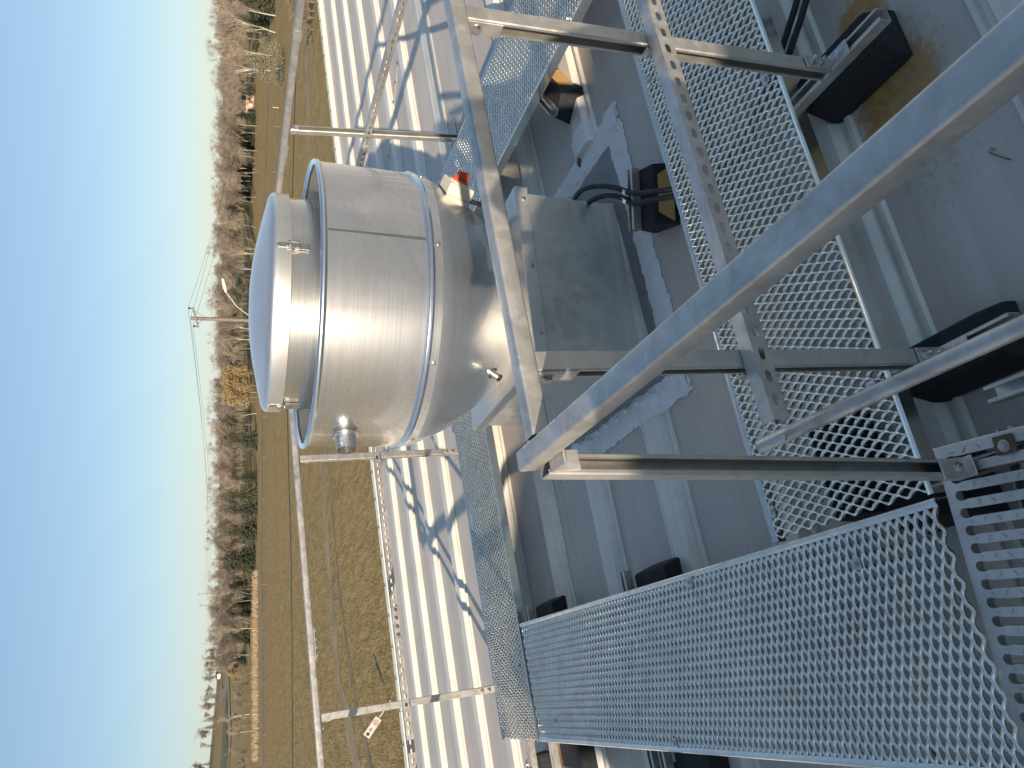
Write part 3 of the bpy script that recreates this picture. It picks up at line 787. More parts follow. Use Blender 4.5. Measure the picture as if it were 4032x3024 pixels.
# sealant dabs over the cut rib ends and screw heads
for (x0, x1, y) in ((1.95, 2.07, 1.555), (0.53, 0.62, 1.555), (0.53, 0.62, 2.195), (1.95, 2.04, 2.195)):
    mb = MB(); prof = [(a*1.06, b+0.005) for a, b in RIB]; mb.prism([(-a, b) for a, b in prof], (x0, y-0.02, 0), (x1, y-0.02, 0)); obj('rib_end_seal', mb, 'sealant', fl, 40)
for i in range(46):
    t = i/46*4; sd_ = int(t); u = t-sd_
    x, y = ((0.62+1.28*u, 1.262), (1.868, 1.33+1.2*u), (0.64, 1.33+1.2*u), (0.62+1.28*u, 2.575))[sd_]
    mb = MB(); r = rng.uniform(0.007, 0.011)
    mb.lathe([(r*1.5, 0), (r*1.2, 0.004), (r*0.7, 0.008), (0.0005, 0.009)], 10, Matrix.Translation((x+rng.normal(0, .006), y+rng.normal(0, .006), 0.0105)))
    obj('screw_dab', mb, 'sealant', fl, 60)
mb = MB(); mb.lathe([(0.022, 0), (0.018, 0.005), (0.008, 0.008), (0.001, 0.007)], 14, Matrix.Translation((1.945, 1.628, 0.012)) @ Matrix.Scale(1.5, 4, (1, 0, 0)))
obj('dirt_clump', mb, 'dark_bolt', fl, 60)

# ---------------------------------------------------------------- upblast exhaust fan
FO = (1.2, 1.89, -0.76)
fan = thing('exhaust_fan', 'big spun aluminium upblast exhaust fan with sun streak, on a steel roof curb', 'fan', FO, Matrix.Rotation(0.074, 3, 'Y'))
# curb and its cap
def curb_body():
    mb = MB(); x, y = 0.405, 0.425
    ring = lambda k, z: [(-x-k, -y-k-0.02, z), (x+k, -y-k-0.02, z), (x+k, y+k-0.02, z), (-x-k, y+k-0.02, z)]
    vs_ = ring(0, -0.03)+ring(0, -0.445)+ring(0.006, -0.50)+ring(0.035, -0.60)
    fs = [(q*4+i, q*4+(i+1) % 4, q*4+4+(i+1) % 4, q*4+4+i) for q in range(3) for i in range(4)]
    return mb.add(vs_, [f[::-1] for f in fs])
obj('curb', curb_body(), 'sheet', fan, None, None, 0.003)
mb = MB(); mb.box((0, -0.02, -0.028), (0.850, 0.890, 0.062), None, 0.003); obj('curb_cap', mb, 'sheet', fan)
for (x, y) in ((0.36, -0.4665), (-0.30, -0.4665), (0.02, -0.4665)):
    obj('curb_screw', MB().hexbolt((x, y, -0.035), (0, -1, 0), 0.006, 0.004), 'bolt', fan, 30)
# bowl, lower flange, wind band, beads
bowl = [(0.350, 0.002), (0.372, 0.030), (0.400, 0.062), (0.440, 0.105), (0.478, 0.150), (0.512, 0.198), (0.545, 0.250), (0.572, 0.305), (0.592, 0.350), (0.604, 0.385), (0.608, 0.402)]
mb = MB(); mb.lathe(bowl, 160); obj('bowl', mb, 'alu_bowl', fan, 60)
mb = MB(); mb.lathe([(0.6085, 0.402), (0.6125, 0.404), (0.6125, 0.436), (0.6135, 0.4365), (0.618, 0.4405), (0.6215, 0.447), (0.6185, 0.453), (0.6165, 0.4545), (0.6205, 0.4570), (0.6240, 0.4625), (0.6205, 0.4685), (0.616, 0.470)], 160); obj('lower_bead', mb, 'alu', fan, 40)
mb = MB(); mb.lathe([(0.6165, 0.469), (0.6172, 0.60), (0.6178, 0.72), (0.6185, 0.846)], 160)
obj('wind_band', mb, 'alu', fan, 40)
mb = MB(); mb.lathe([(0.6130, 0.845), (0.6110, 0.60), (0.6100, 0.468)], 160); obj('wind_band_lining', mb, 'alu_inner', fan, 40)
mb = MB(); mb.lathe([(0.6165+0.0125*math.cos(a), 0.8565+0.0125*math.sin(a)) for a in [R_(-110+30*i) for i in range(12)]], 160); obj('rolled_rim', mb, 'alu', fan, 60)
mb = MB(); mb.box((0, -0.6186, 0.655), (0.010, 0.0016, 0.372)); obj('band_seam', mb, 'seam', fan)
mb = MB(); mb.lathe([(0.609, 0.47), (0.42, 0.47)], 96); obj('inner_floor', mb, 'alu_inner', fan, 40)
# motor housing and lid
mb = MB(); mb.lathe([(0.4555, 0.47), (0.4555, 0.70), (0.4555, 0.985)], 128); obj('motor_housing', mb, 'alu_dull', fan, 40)
lid = MB().lathe([(0.4585, 0.960), (0.4690, 0.960), (0.4692, 0.962), (0.4698, 1.006), (0.4696, 1.012), (0.4682, 1.020), (0.462, 1.029), (0.445, 1.037), (0.40, 1.047), (0.33, 1.062), (0.25, 1.078), (0.17, 1.090), (0.09, 1.097), (0.0005, 1.099)], 128)
obj('lid', lid, 'alu_lid', fan, 50)
def latch(phi):
    a = R_(phi); base = Matrix.Rotation(a, 4, 'Z')   # local: x radial, y tangential, z up
    t = bpy.data.objects.new('toggle_latch', None); col.objects.link(t); t.parent = fan; t.matrix_local = base
    mb = MB(); mb.box((0.4708, 0, 0.990), (0.003, 0.022, 0.040), None, 0.001); mb.box((0.474, 0, 0.972), (0.008, 0.013, 0.020), None, 0.002); obj('hook', mb, 'bolt', t, 30)
    mb = MB(); mb.tube([(0.476, 0.014, 0.962), (0.482, 0.011, 0.974), (0.478, 0, 0.980), (0.482, -0.011, 0.974), (0.476, -0.014, 0.962), (0.473, -0.012, 0.93)], 0.0022, 6); mb.tube([(0.476, 0.014, 0.962), (0.473, 0.012, 0.93)], 0.0022, 6); obj('bail', mb, 'bolt', t, 30)
    mb = MB(); mb.box((0.4575, 0, 0.925), (0.003, 0.032, 0.062), None, 0.001); mb.box((0.468, 0, 0.940), (0.016, 0.026, 0.022), None, 0.003); mb.box((0.466, 0, 0.913), (0.004, 0.027, 0.040), None, 0.001); obj('lever', mb, 'bolt', t, 30)
    mb = MB(); mb.lathe([(0.006, 0), (0.004, 0.003), (0.0003, 0.004)], 10, Matrix.Translation((0.4715, 0, 1.013)) @ Matrix.Rotation(R_(90), 4, 'Y')); obj('rivet', mb, 'bolt', t, 40)
for phi in (-89, 180, 0, 90): latch(phi)
for phi in (-45, -91, -136, 180, 135, 90, 45, 0):
    a = R_(phi); mb = MB(); mb.hexbolt((0.613*math.cos(a), 0.613*math.sin(a), 0.420), (math.cos(a), math.sin(a), 0), 0.0065, 0.004); obj('band_bolt', mb, 'bolt', fan, 30)
# drain spout on the wind band
a = R_(-173); ds = bpy.data.objects.new('drain_spout', None); col.objects.link(ds); ds.parent = fan
ds.matrix_local = Matrix.Translation((0.612*math.cos(a), 0.612*math.sin(a), 0.715)) @ Matrix.Rotation(a, 4, 'Z') @ Matrix.Rotation(R_(90), 4, 'Y')
mb = MB(); mb.lathe([(0.034, 0.0), (0.041, 0.0), (0.041, 0.082), (0.0385, 0.082), (0.0385, 0.0)], 40); obj('pipe', mb, 'alu_dull', ds, 40)
mb = MB(); mb.lathe([(0.041, 0.016), (0.056, 0.017), (0.056, 0.019), (0.041, 0.020)], 40); obj('flange', mb, 'alu_inner', ds, 40)
mb = MB(); mb.tube([(-0.030, 0.034, 0.027), (-0.062, 0.012, 0.030), (-0.058, 0.020, 0.028), (-0.050, 0.038, 0.031)], 0.0028, 6); obj('cotter_pin', mb, 'bolt', ds, 40)
# small drain nipple at the foot of the bowl
nip = Vector((0.700, 1.52, -0.555)); loc_n = Matrix.Rotation(-0.074, 3, 'Y') @ (nip-Vector(FO))
dirn = Vector((loc_n.x, loc_n.y, 0)).normalized(); q0 = Vector((dirn.x*0.50, dirn.y*0.50, 0.145)); 
ax_n = (dirn*0.85+Vector((0, 0, -0.50))).normalized()
mb = MB(); mb.tube([q0, q0+ax_n*0.062], 0.0165, 20, False); mb.tube([q0+ax_n*0.062, q0], 0.0145, 20, False); mb.tube([q0+ax_n*0.014, q0+ax_n*0.020], 0.026, 20)
obj('drain_nipple', mb, 'bolt', fan, 40)

# ---------------------------------------------------------------- disconnect switch on the bowl
sw = thing('disconnect_switch', 'beige disconnect switch box with orange rotary knob on the right of the fan', 'switch')
xax = Vector((0.56, -0.77, -0.30)).normalized()      # knob face normal, out and down from the bowl
yax = Vector((0.81, 0.59, 0.0)).normalized(); zax = xax.cross(yax).normalized(); yax = zax.cross(xax)
sw.matrix_world = ROOF @ (Matrix.Translation((1.560, 1.430, -0.500)) @ Matrix.Scale(1.22, 4) @ Matrix(((xax.x, yax.x, zax.x), (xax.y, yax.y, zax.y), (xax.z, yax.z, zax.z))).to_4x4())
mb = MB(); mb.box((-0.026, 0, 0), (0.052, 0.100, 0.098), None, 0.004); obj('back_box', mb, 'beige', sw, 30)
mb = MB(); mb.box((0.024, 0, 0), (0.046, 0.097, 0.095), None, 0.005); obj('cover', mb, 'beige', sw, 30)
mb = MB(); mb.box((-0.012, -0.0505, 0.0), (0.030, 0.003, 0.010), None, 0.001); mb.box((0.026, -0.0492, 0.004), (0.034, 0.003, 0.011), None, 0.001); obj('side_latch', mb, 'beige', sw, 30)
Ry90 = Matrix.Rotation(R_(90), 4, 'Y')
mb = MB(); mb.lathe([(0.0005, 0.0), (0.040, 0.0), (0.040, 0.004), (0.036, 0.006), (0.0005, 0.006)], 40, Matrix.Translation((0.046, 0, 0)) @ Ry90); obj('knob_plate', mb, 'beige', sw, 40)
mb = MB(); mb.lathe([(0.030, 0.0), (0.030, 0.006), (0.0005, 0.007)], 40, Matrix.Translation((0.051, 0, 0)) @ Ry90)
mb.box((0.070, 0, 0), (0.034, 0.018, 0.056), Matrix.Rotation(R_(25), 4, 'X'), 0.004); obj('rotary_knob', mb, 'orange', sw, 40)
mb = MB(); mb.box((-0.022, 0.0, 0.0500), (0.056, 0.088, 0.0022)); lab = obj('label_plate', mb, 'label_black', sw)
def text_mesh(body, size, parent, mtx, material):
    cu = bpy.data.curves.new('lettering', 'FONT'); cu.body = body; cu.size = size; cu.align_x = 'CENTER'; cu.align_y = 'CENTER'; cu.extrude = 0.0003
    tmp = bpy.data.objects.new('lettering_tmp', cu); col.objects.link(tmp)
    dg = bpy.context.evaluated_depsgraph_get(); me = bpy.data.meshes.new_from_object(tmp.evaluated_get(dg))
    bpy.data.objects.remove(tmp); me.name = 'lettering'
    o = obj('lettering', me, material, parent); o.matrix_local = mtx; return o
Rl = Matrix(((0, 1, 0, 0), (-1, 0, 0, 0), (0, 0, 1, 0), (0, 0, 0, 1)))
text_mesh('FIELD', 0.013, lab, Matrix.Translation((-0.012, 0.0, 0.0515)) @ Rl, 'label_white')
text_mesh('DISCONNECT', 0.013, lab, Matrix.Translation((-0.030, 0.0, 0.0515)) @ Rl, 'label_white')
mb = MB(); mb.lathe([(0.0005, 0), (0.030, 0), (0.030, 0.010), (0.026, 0.013), (0.0005, 0.013)], 30, Matrix.Translation((-0.045, 0.02, 0.048))); obj('knockout_plug', mb, 'beige', sw, 40)
mb = MB(); mb.box((-0.066, 0, 0), (0.034, 0.05, 0.06)); obj('mount_bracket', mb, 'galv', sw)
mb = MB(); mb.tube([(0.0, -0.005, -0.046), (0.002, -0.004, -0.09), (0.006, 0.0, -0.16), (-0.02, 0.03, -0.22), (-0.09, 0.05, -0.275), (-0.16, 0.05, -0.285)], 0.0085, 12); obj('cord', mb, 'conduit', sw, 40)

# ---------------------------------------------------------------- black corrugated conduits
def conduit(label, pts, r=0.0105):
    P = [Vector(p) for p in pts]; out = []
    for i in range(len(P)-1):
        a, b, c, d = P[max(i-1, 0)], P[i], P[i+1], P[min(i+2, len(P)-1)]
        n = max(6, int((c-b).length/0.0035))
        for k in range(n):
            t = k/n
            out.append(0.5*((2*b)+(c-a)*t+(2*a-5*b+4*c-d)*t*t+(3*b-a-3*c+d)*t**3))
    out.append(P[-1]); rs = [r*(1.0+(0.09 if i % 2 else -0.09)) for i in range(len(out))]
    base = out[0]
    o = obj('conduit', MB().tube([p-base for p in out], rs, 12), 'conduit', None, 60, ROOF @ Matrix.Translation(base))
    return tag(o, label, 'conduit', 'conduits in front of the curb')
conduit('black corrugated conduit looping high off the curb side over the support block', [(1.67, 1.60, -1.16), (1.60, 1.40, -1.105), (1.50, 1.225, -1.085), (1.415, 1.12, -1.105), (1.343, 1.050, -1.118), (1.26, 0.92, -1.118), (1.185, 0.78, -1.135), (1.15, 0.60, -1.20), (1.28, 0.32, -1.225), (1.365, 0.17, -1.22), (1.45, 0.05, -1.215), (1.56, -0.12, -1.22)])
conduit('black corrugated conduit hanging lower beside the other one over the block', [(1.63, 1.62, -1.20), (1.55, 1.40, -1.15), (1.45, 1.22, -1.120), (1.37, 1.125, -1.130), (1.305, 1.065, -1.118), (1.225, 0.92, -1.120), (1.155, 0.78, -1.135), (1.11, 0.60, -1.20), (1.245, 0.30, -1.225), (1.33, 0.145, -1.22), (1.415, 0.03, -1.215), (1.52, -0.14, -1.22)])
for i, (x, y) in enumerate(((1.375, 1.085), (1.34, 1.10))):
    t = thing('conduit_clip', 'small steel clip holding the %s conduit on the block' % ('upper', 'lower')[i], 'clip', (x, y, -1.127), Matrix.Rotation(R_(-55), 3, 'Z'), group='conduit clips')
    mb = MB(); mb.prism([(-0.016, 0), (-0.014, 0.020), (0, 0.027), (0.014, 0.020), (0.016, 0), (0.013, 0), (0.011, 0.018), (0, 0.0245), (-0.011, 0.018), (-0.013, 0)], (-0.008, 0, 0), (0.008, 0, 0)); obj('strap', mb, 'bolt', t)
    mb = MB(); mb.tube([(0, 0.019, 0.01), (0, 0.034, 0.013)], 0.0035, 8); obj('screw', mb, 'bolt', t)

# little wire scrap lying on the roof
o = obj('wire_scrap', MB().tube([(0, 0, 0.003), (0.012, 0.006, 0.006), (0.006, 0.016, 0.004), (-0.02, -0.002, 0.004), (-0.045, -0.022, 0.003)], 0.0012, 6), 'dark_bolt', None, 60, ROOF @ Matrix.Translation((0.615, -0.188, ZR)))
tag(o, 'tiny bent rusty wire scrap lying on the roof right of the side rail', 'wire')

# ================================================================ the land
def az_of(x, y): return math.degrees(math.atan2(x-CW.x, y-CW.y))
def sstep(a, b, x): t = min(1, max(0, (x-a)/(b-a))); return t*t*(3-2*t)
def ground_z(x, y):
    r = math.hypot(x-CW.x, y-CW.y); az = az_of(x, y)
    s = min(1.15, max(0.0, (10-az)/13))**1.2 if az > -60 else 1.15
    if az < -90 or az > 120: s = 0
    return GZ + 16.5*s*sstep(270, 950, r) + 1.2*math.sin(x*0.011+1)*sstep(60, 300, r)*math.cos(y*0.013)*0.5
def polar(az, r): a = R_(az); return CW.x+r*math.sin(a), CW.y+r*math.cos(a)
NA = 240; radii = [0.0]+[8*1.13**i for i in range(58)]
vs_ = []; fs = []
for r in radii:
    for j in range(NA):
        x, y = polar(360*j/NA, r); z = ground_z(x, y) if r < 3000 else ground_z(*polar(360*j/NA, 3000))
        vs_.append((x, y, z))
for i in range(len(radii)-1):
    for j in range(NA): fs.append((i*NA+j, i*NA+(j+1) % NA, (i+1)*NA+(j+1) % NA, (i+1)*NA+j))
g = obj('ground', MB().add(vs_, [f[::-1] for f in fs]), 'field', None, 180); struct(g)

def pix(x, y):
    """direction (world) of a point of the photograph, for laying out the land"""
    u, v = (3024-y-1512)/FPX, (x-2016)/FPX
    return (ROOF.to_3x3() @ (fw + right*u + down*v)).normalized()
def at(x, y, dist):
    d = pix(x, y); k = dist/math.hypot(d.x, d.y); return CW+d*k
def on_ground(x, y, z=GZ):
    d = pix(x, y); return CW+d*((z-CW.z)/d.z)

def strip(name, pts, w, material, dz):
    """a ground-hugging ribbon along a polyline"""
    P = []
    for i in range(len(pts)-1):
        for k in range(24): t = k/24; P.append((pts[i][0]*(1-t)+pts[i+1][0]*t, pts[i][1]*(1-t)+pts[i+1][1]*t))
    P.append(pts[-1]); vs_ = []; fs = []
    for i, p in enumerate(P):
        q, s = P[min(i+1, len(P)-1)], P[max(i-1, 0)]; dx, dy = q[0]-s[0], q[1]-s[1]; l = math.hypot(dx, dy); nx, ny = -dy/l, dx/l
        ww = w*(1+0.25*math.sin(i*0.37)+rng.uniform(-.12, .12))
        for e in (-0.5, 0.5):
            X, Y = p[0]+nx*ww*e, p[1]+ny*ww*e; vs_.append((X, Y, ground_z(X, Y)+dz))
    for i in range(len(P)-1): fs.append((2*i, 2*i+1, 2*i+3, 2*i+2))
    o = obj(name, MB().add(vs_, fs), material); struct(o); return o
strip('wheel_rut', [(-30, 44), (-8, 60), (1, 72), (14, 76), (50, 78), (110, 74)], 2.6, 'track', 0.015)
strip('wheel_rut', [(-26, 38), (-8, 54), (-1, 63), (8, 69), (22, 73), (50, 75)], 1.0, 'rut', 0.022)
strip('dirt_track', [(-80, 200), (-20, 206), (40, 205), (100, 188), (150, 140), (190, 95)], 6.5, 'road', 0.06)
strip('farm_road', [(-70, 520), (-10, 450), (20, 520), (10, 640), (30, 760)], 11, 'road', 0.35)
strip('green_field', [(-120, 560), (-40, 500), (0, 560)], 60, 'green', 0.30)

# ---------------------------------------------------------------- trees
def bare_tree(seed, h, spread, levels=4, twigs=1500, lean=0.0):
    rg = random.Random(seed); tr = MB(); tw = MB()
    tips = []
    def grow(p, d, L, r, lev):
        n = 4; pts = [p]; q = p; dd = d
        for i in range(n):
            dd = (dd+Vector((rg.gauss(0, .10), rg.gauss(0, .10), rg.uniform(0, .10)))).normalized(); q = q+dd*(L/n); pts.append(q)
        (tr if lev <= 1 else tw).tube(pts, [r*(1-0.55*i/n) for i in range(n+1)], 5 if lev == 0 else 3, False)
        if lev < levels:
            kids = (7, 5, 4, 4)[min(lev, 3)]
            for k in range(kids):
                t = rg.uniform(0.35 if lev == 0 else 0.3, 1.0); i = min(n-1, int(t*n)); b = pts[i].lerp(pts[i+1], t*n-i)
                a = rg.uniform(0, 6.28); sp = spread*rg.uniform(0.6, 1.2)
                side = Vector((math.cos(a), math.sin(a), 0)); nd = (dd+side*sp+Vector((0, 0, 0.25))).normalized()
                grow(b, nd, L*rg.uniform(0.42, 0.62), r*0.45, lev+1)
        else: tips.append((pts[-1], dd))
    grow(Vector((0, 0, -0.3)), Vector((lean, 0, 1)).normalized(), h*0.62, h*0.0115, 0)
    for k in range(twigs):
        p, d = rg.choice(tips); e = (d+Vector((rg.gauss(0, .5), rg.gauss(0, .5), rg.gauss(.1, .4)))).normalized(); L = h*rg.uniform(.04, .09); s = e.orthogonal().normalized()*h*0.0034
        p = p+Vector((rg.gauss(0, .02*h), rg.gauss(0, .02*h), rg.gauss(0, .02*h)))
        tw.add([tuple(p-s), tuple(p+s), tuple(p+e*L)], [(0, 1, 2)])
    return tr, tw

def spruce_tree(seed, h, rad):
    rg = random.Random(seed); tr = MB(); cr = MB()
    tr.tube([(0, 0, -0.3), (0, 0, h*0.5), (0, 0, h)], [h*0.014, h*0.009, h*0.002], 6, False)
    lev = 34
    for i in range(lev):
        z = h*(0.05+0.94*i/lev); R = rad*(1-(i/lev))**0.85*rg.uniform(0.72, 1.12)+0.08; n = max(4, int(15*(1-i/lev*0.6)))
        for k in range(n):
            a = 6.28*k/n+rg.uniform(-.3, .3); L = R*rg.uniform(0.65, 1.1); dr = -0.28*L+rg.uniform(-.1, .1)*L
            d = Vector((math.cos(a), math.sin(a), 0)); s = Vector((-d.y, d.x, 0)); m = 5
            for j in range(m):
                t0, t1 = j/m, (j+1.35)/m; p0 = d*(L*t0)+Vector((0, 0, z+dr*t0*t0)); p1 = d*(L*min(t1, 1.08))+Vector((0, 0, z+dr*t1*t1-0.04*L))
                w = L*0.26*(1-0.5*t0)*rg.uniform(.7, 1.2); tl = rg.uniform(-.5, .5)
                cr.add([tuple(p0), tuple(p1+s*w+Vector((0, 0, -w*.5+tl*w*.4))), tuple(p1+d*L*.05), tuple(p1-s*w+Vector((0, 0, -w*.5-tl*w*.4)))], [(0, 1, 2, 3)])
    return tr, cr

def leafy_tree(seed, h, rad, z0=0.25, n=2600, leaf=0.020):
    rg = random.Random(seed); tr, tw = bare_tree(seed+50, h*0.9, 0.65, 3, 60); cr = MB()
    cl = [(Vector((rg.gauss(0, .42*rad), rg.gauss(0, .42*rad), h*rg.uniform(z0, .93))), rg.uniform(.25, .5)*rad) for _ in range(26)]
    for k in range(n):
        c, r = rg.choice(cl); p = c+Vector((rg.gauss(0, 1), rg.gauss(0, 1), rg.gauss(0, .8)))*r*0.55
        if p.z < 0.05*h: continue
        a = Vector((rg.gauss(0, 1), rg.gauss(0, 1), rg.gauss(0, 1))).normalized(); b = a.orthogonal().normalized(); s = h*leaf*rg.uniform(.6, 1.3)
        cr.add([tuple(p-a*s), tuple(p+b*s*.6), tuple(p+a*s), tuple(p-b*s*.6)], [(0, 1, 2, 3)])
    for v, f in ((tw.v, tw.f),): tr.add(v, f)
    return tr, cr

def as_mesh(mb, nm, material):
    me = bpy.data.meshes.new(nm); me.from_pydata(mb.v, [], mb.f); me.materials.append(M[material]); return me
PROTO = {}
def proto(kind, tr, cr, mt, mc): PROTO.setdefault(kind, []).append((as_mesh(tr, 'trunk', mt), as_mesh(cr, 'crown', mc)))
for s in range(4): proto('bare', *bare_tree(100+s, 10, 0.50), 'bark', 'twigs')
for s in range(3): proto('bare_red', *bare_tree(140+s, 10, 0.42), 'bark', 'twigs_red')
for s in range(3): proto('birch', *bare_tree(120+s, 10, 0.45, 4, 420, 0.12*(s-1)), 'birch', 'twigs')
for s in range(3): proto('spruce', *spruce_tree(200+s, 10, 1.9), 'bark', 'spruce')
for s in range(2): proto('spruce_dark', *spruce_tree(220+s, 10, 1.6), 'bark', 'spruce_dark')
for s in range(2): proto('yellow', *leafy_tree(240+s, 10, 2.2), 'bark', 'yellow_leaf')
for s in range(2): proto('willow', *leafy_tree(260+s, 10, 5.2, 0.12, 3600, 0.024), 'bark', 'willow')
for s in range(2): proto('cedar', *leafy_tree(280+s, 10, 2.6, 0.12, 3600, 0.024), 'bark', 'spruce')

def tree(kind, name, label, pos, h, wide=1.0, group='trees beyond the field'):
    var = rng.integers(len(PROTO[kind])); tm, cm = PROTO[kind][var]
    r = bpy.data.objects.new(name, None); col.objects.link(r)
    r.location = pos; s = h/10; r.scale = (s*wide, s*wide, s); r.rotation_euler = (0, 0, rng.uniform(0, 6.28))
    tag(r, label, 'tree', group)
    for nm, me in (('trunk', tm), ('crown', cm)):
        o = bpy.data.objects.new(nm, me); col.objects.link(o); o.parent = r
    return r
def tree_px(kind, name, label, y, x_base, x_tip, dist=None, wide=1.0, group='trees beyond the field'):
    """a tree whose foot and top lie on these image lines"""
    if dist is None: b = on_ground(x_base, y); dist = math.hypot(b.x-CW.x, b.y-CW.y)
    b = at(x_base, y, dist); t = at(x_tip, y, dist); gz = ground_z(b.x, b.y)
    return tree(kind, name, label, (b.x, b.y, gz), max(1.5, t.z-gz), wide, group)

tree_px('spruce', 'spruce_tree', 'broad spruce at the right border, tallest evergreen of the tree line', 20, 1062, 838, 185, 1.35)
tree_px('spruce', 'spruce_tree', 'spruce between the white birches near the right border', 95, 1050, 851, 205, 1.1)
tree_px('birch', 'birch_tree', 'leaning white birch in front of the spruces at the right border', 60, 1070, 880, 180)
tree_px('birch', 'birch_tree', 'forked white birch standing out before the right end of the trees', 128, 1072, 885, 178)
tree_px('birch', 'birch_tree', 'pale birch rising behind the grey green willow bush', 215, 1040, 905, 190)
tree_px('birch', 'birch_tree', 'second pale birch behind the grey green willow bush', 275, 1045, 890, 195)
tree_px('willow', 'willow_bush', 'round grey green willow bush standing alone in the field', 252, 1125, 985, 144, 0.9, None)
for i, (y, xb, xt, w, wh) in enumerate(((462, 1003, 905, 1.0, 'spruce right of the small tan house'), (538, 998, 888, 1.2, 'dark spruce with a broad skirt left of the tan house'), (572, 995, 880, 1.2, 'spruce paired with the broad one left of the tan house'),
        (680, 988, 857, 1.1, 'tall spruce with a pointed top right of the fan'), (718, 988, 862, 1.1, 'twin spruce leaning on the tall pointed one'), (772, 980, 870, 1.1, 'slim spruce just right of the fan lid'), (822, 978, 865, 0.9, 'thin spruce rising over the fan lid'),
        (1733, 1003, 882, 1.2, 'olive spruce left of the fan lid'), (1877, 1003, 905, 1.0, 'short dark spruce left of the fan'), (1948, 1003, 838, 0.8, 'slender tall spruce in the middle of the left tree line'),
        (2003, 1003, 850, 0.9, 'ragged spruce in the middle of the left tree line'), (2092, 1000, 866, 1.3, 'wide green spruce over the far rail'), (2192, 995, 840, 1.2, 'tall spruce at the end of the dense left tree line'),
        (2222, 992, 850, 1.1, 'spruce touching the tall one at the end of the dense tree line'), (2335, 985, 872, 1.1, 'green spruce beside the yellow shrub on the left'), (2372, 983, 880, 1.2, 'dark spruce in the cluster on the left'),
        (2410, 982, 895, 1.1, 'lower dark spruce in the cluster on the left'), (2506, 975, 880, 1.3, 'broad spruce at the edge of the tall grass'), (2590, 963, 880, 1.6, 'leftmost wide spruce by the farm road'))):
    tree_px('spruce' if i % 2 else 'spruce_dark', 'spruce_tree', wh, y, xb+3, xt-4, None, w*1.55)
tree_px('cedar', 'cedar_tree', 'dense round green evergreen directly right of the utility pole', 1140, 1000, 925, 190, 1.5)
for (y, xb, xt, wh) in ((1475, 1004, 862, 'golden larch crown left of the utility pole'), (1520, 1004, 858, 'broad golden larch left of the utility pole'), (1565, 1004, 868, 'smaller golden larch at the end of the golden clump'), (2292, 985, 912, 'orange yellow shrub beside the green spruce on the left')):
    tree_px('yellow', 'larch_tree', wh, y, xb, xt, None, 1.1)
tree_px('yellow', 'larch_tree', 'yellow shrub by the farm road at far left', 2645, 945, 893, 330, 1.3)
for (y, xb, xt, wh) in ((1300, 1000, 865, 'white trunked birch left of the utility pole'), (1340, 1000, 860, 'forked white birch further left of the utility pole'), (1628, 1003, 905, 'slim white birch left of the golden larches'), (1000, 1015, 890, 'pale birch above the fan lid'), (1060, 1015, 905, 'second pale birch above the fan lid'),
        (870, 985, 890, 'short pale birch above the right of the fan lid'), (2812, 980, 862, 'lone white birch in the bushes at far left'), (2880, 985, 900, 'small pale birch in the bushes at far left'), (1545, 1003, 935, 'thin white birch among the golden larches'), (2475, 985, 880, 'thin white birch in the left cluster')):
    tree_px('birch', 'birch_tree', wh, y, xb, xt, None, 1.0)
# the front row of bare trees
for i in range(96):
    y = -60+i*2620/95+rng.uniform(-14, 14)
    xb = 1003 if y > 1250 else np.interp(y, [-60, 200, 420, 760, 1250], [1064, 1040, 1006, 984, 1004])
    if y > 2200: xb = np.interp(y, [2200, 2500], [998, 972])
    xb -= rng.uniform(10, 30); tip = rng.uniform(842, 895) if y < 2250 else rng.uniform(868, 905)
    if 300 < y < 700: tip = rng.uniform(868, 930)
    tree_px('bare' if rng.random() < 0.6 else 'bare_red', 'bare_tree', 'leafless brown tree in the row along the far side of the field', y, xb, tip, None, rng.uniform(0.9, 1.3), 'leafless trees along the field')
# the wood behind, one mass
def wood(name, label, n, azr, rr_, hh, kinds):
    V = []; F = []; off = 0
    src = []
    for kd in kinds:
        for tm, cm in PROTO[kd]:
            vv = np.concatenate([np.array([v.co[:] for v in q.vertices]) for q in (tm, cm)]); ff = []; o = 0
            for q in (tm, cm):
                for pl in q.polygons: ff.append([o+i for i in pl.vertices])
                o += len(q.vertices)
            keep = [f for f in ff if rng.random() < 0.30 or len(f) == 3 and rng.random() < 0.75]
            src.append((vv, keep))
    for i in range(n):
        vv, ff = src[rng.integers(len(src))]; az = rng.uniform(*azr); r = rng.uniform(*rr_); x, y = polar(az, r); s = rng.uniform(*hh)/10; a = rng.uniform(0, 6.28)
        w = s*1.25; X = np.stack([vv[:, 0]*w*math.cos(a)-vv[:, 1]*w*math.sin(a)+x, vv[:, 0]*w*math.sin(a)+vv[:, 1]*w*math.cos(a)+y, vv[:, 2]*s+ground_z(x, y)], 1)
        V.append(X); F += [tuple(q+off for q in f) for f in ff]; off += len(vv)
    me = bpy.data.meshes.new(name); me.from_pydata(np.concatenate(V).tolist(), [], F); me.materials.append(M['twigs'])
    o = bpy.data.objects.new(name, me); col.objects.link(o); tag(o, label, 'wood', None, 'stuff'); return o
wood('bare_wood', 'hazy brown leafless wood behind the front row of trees', 380, (3, 50), (252, 340), (9.2, 12.0), ('bare', 'bare_red'))
for (azr, rr_, n, hh) in (((-8, 7), (740, 960), 130, (9, 15)), ((-8, 5), (270, 345), 60, (2.5, 5.5))):
    wood('distant_wood' if n > 50 else 'bare_thicket', 'thin dark line of far trees on the rising land at far left' if n > 50 else 'low leafless thicket beyond the track at far left', n, azr, rr_, hh, ('spruce_dark', 'bare') if n > 50 else ('bare', 'bare_red'))
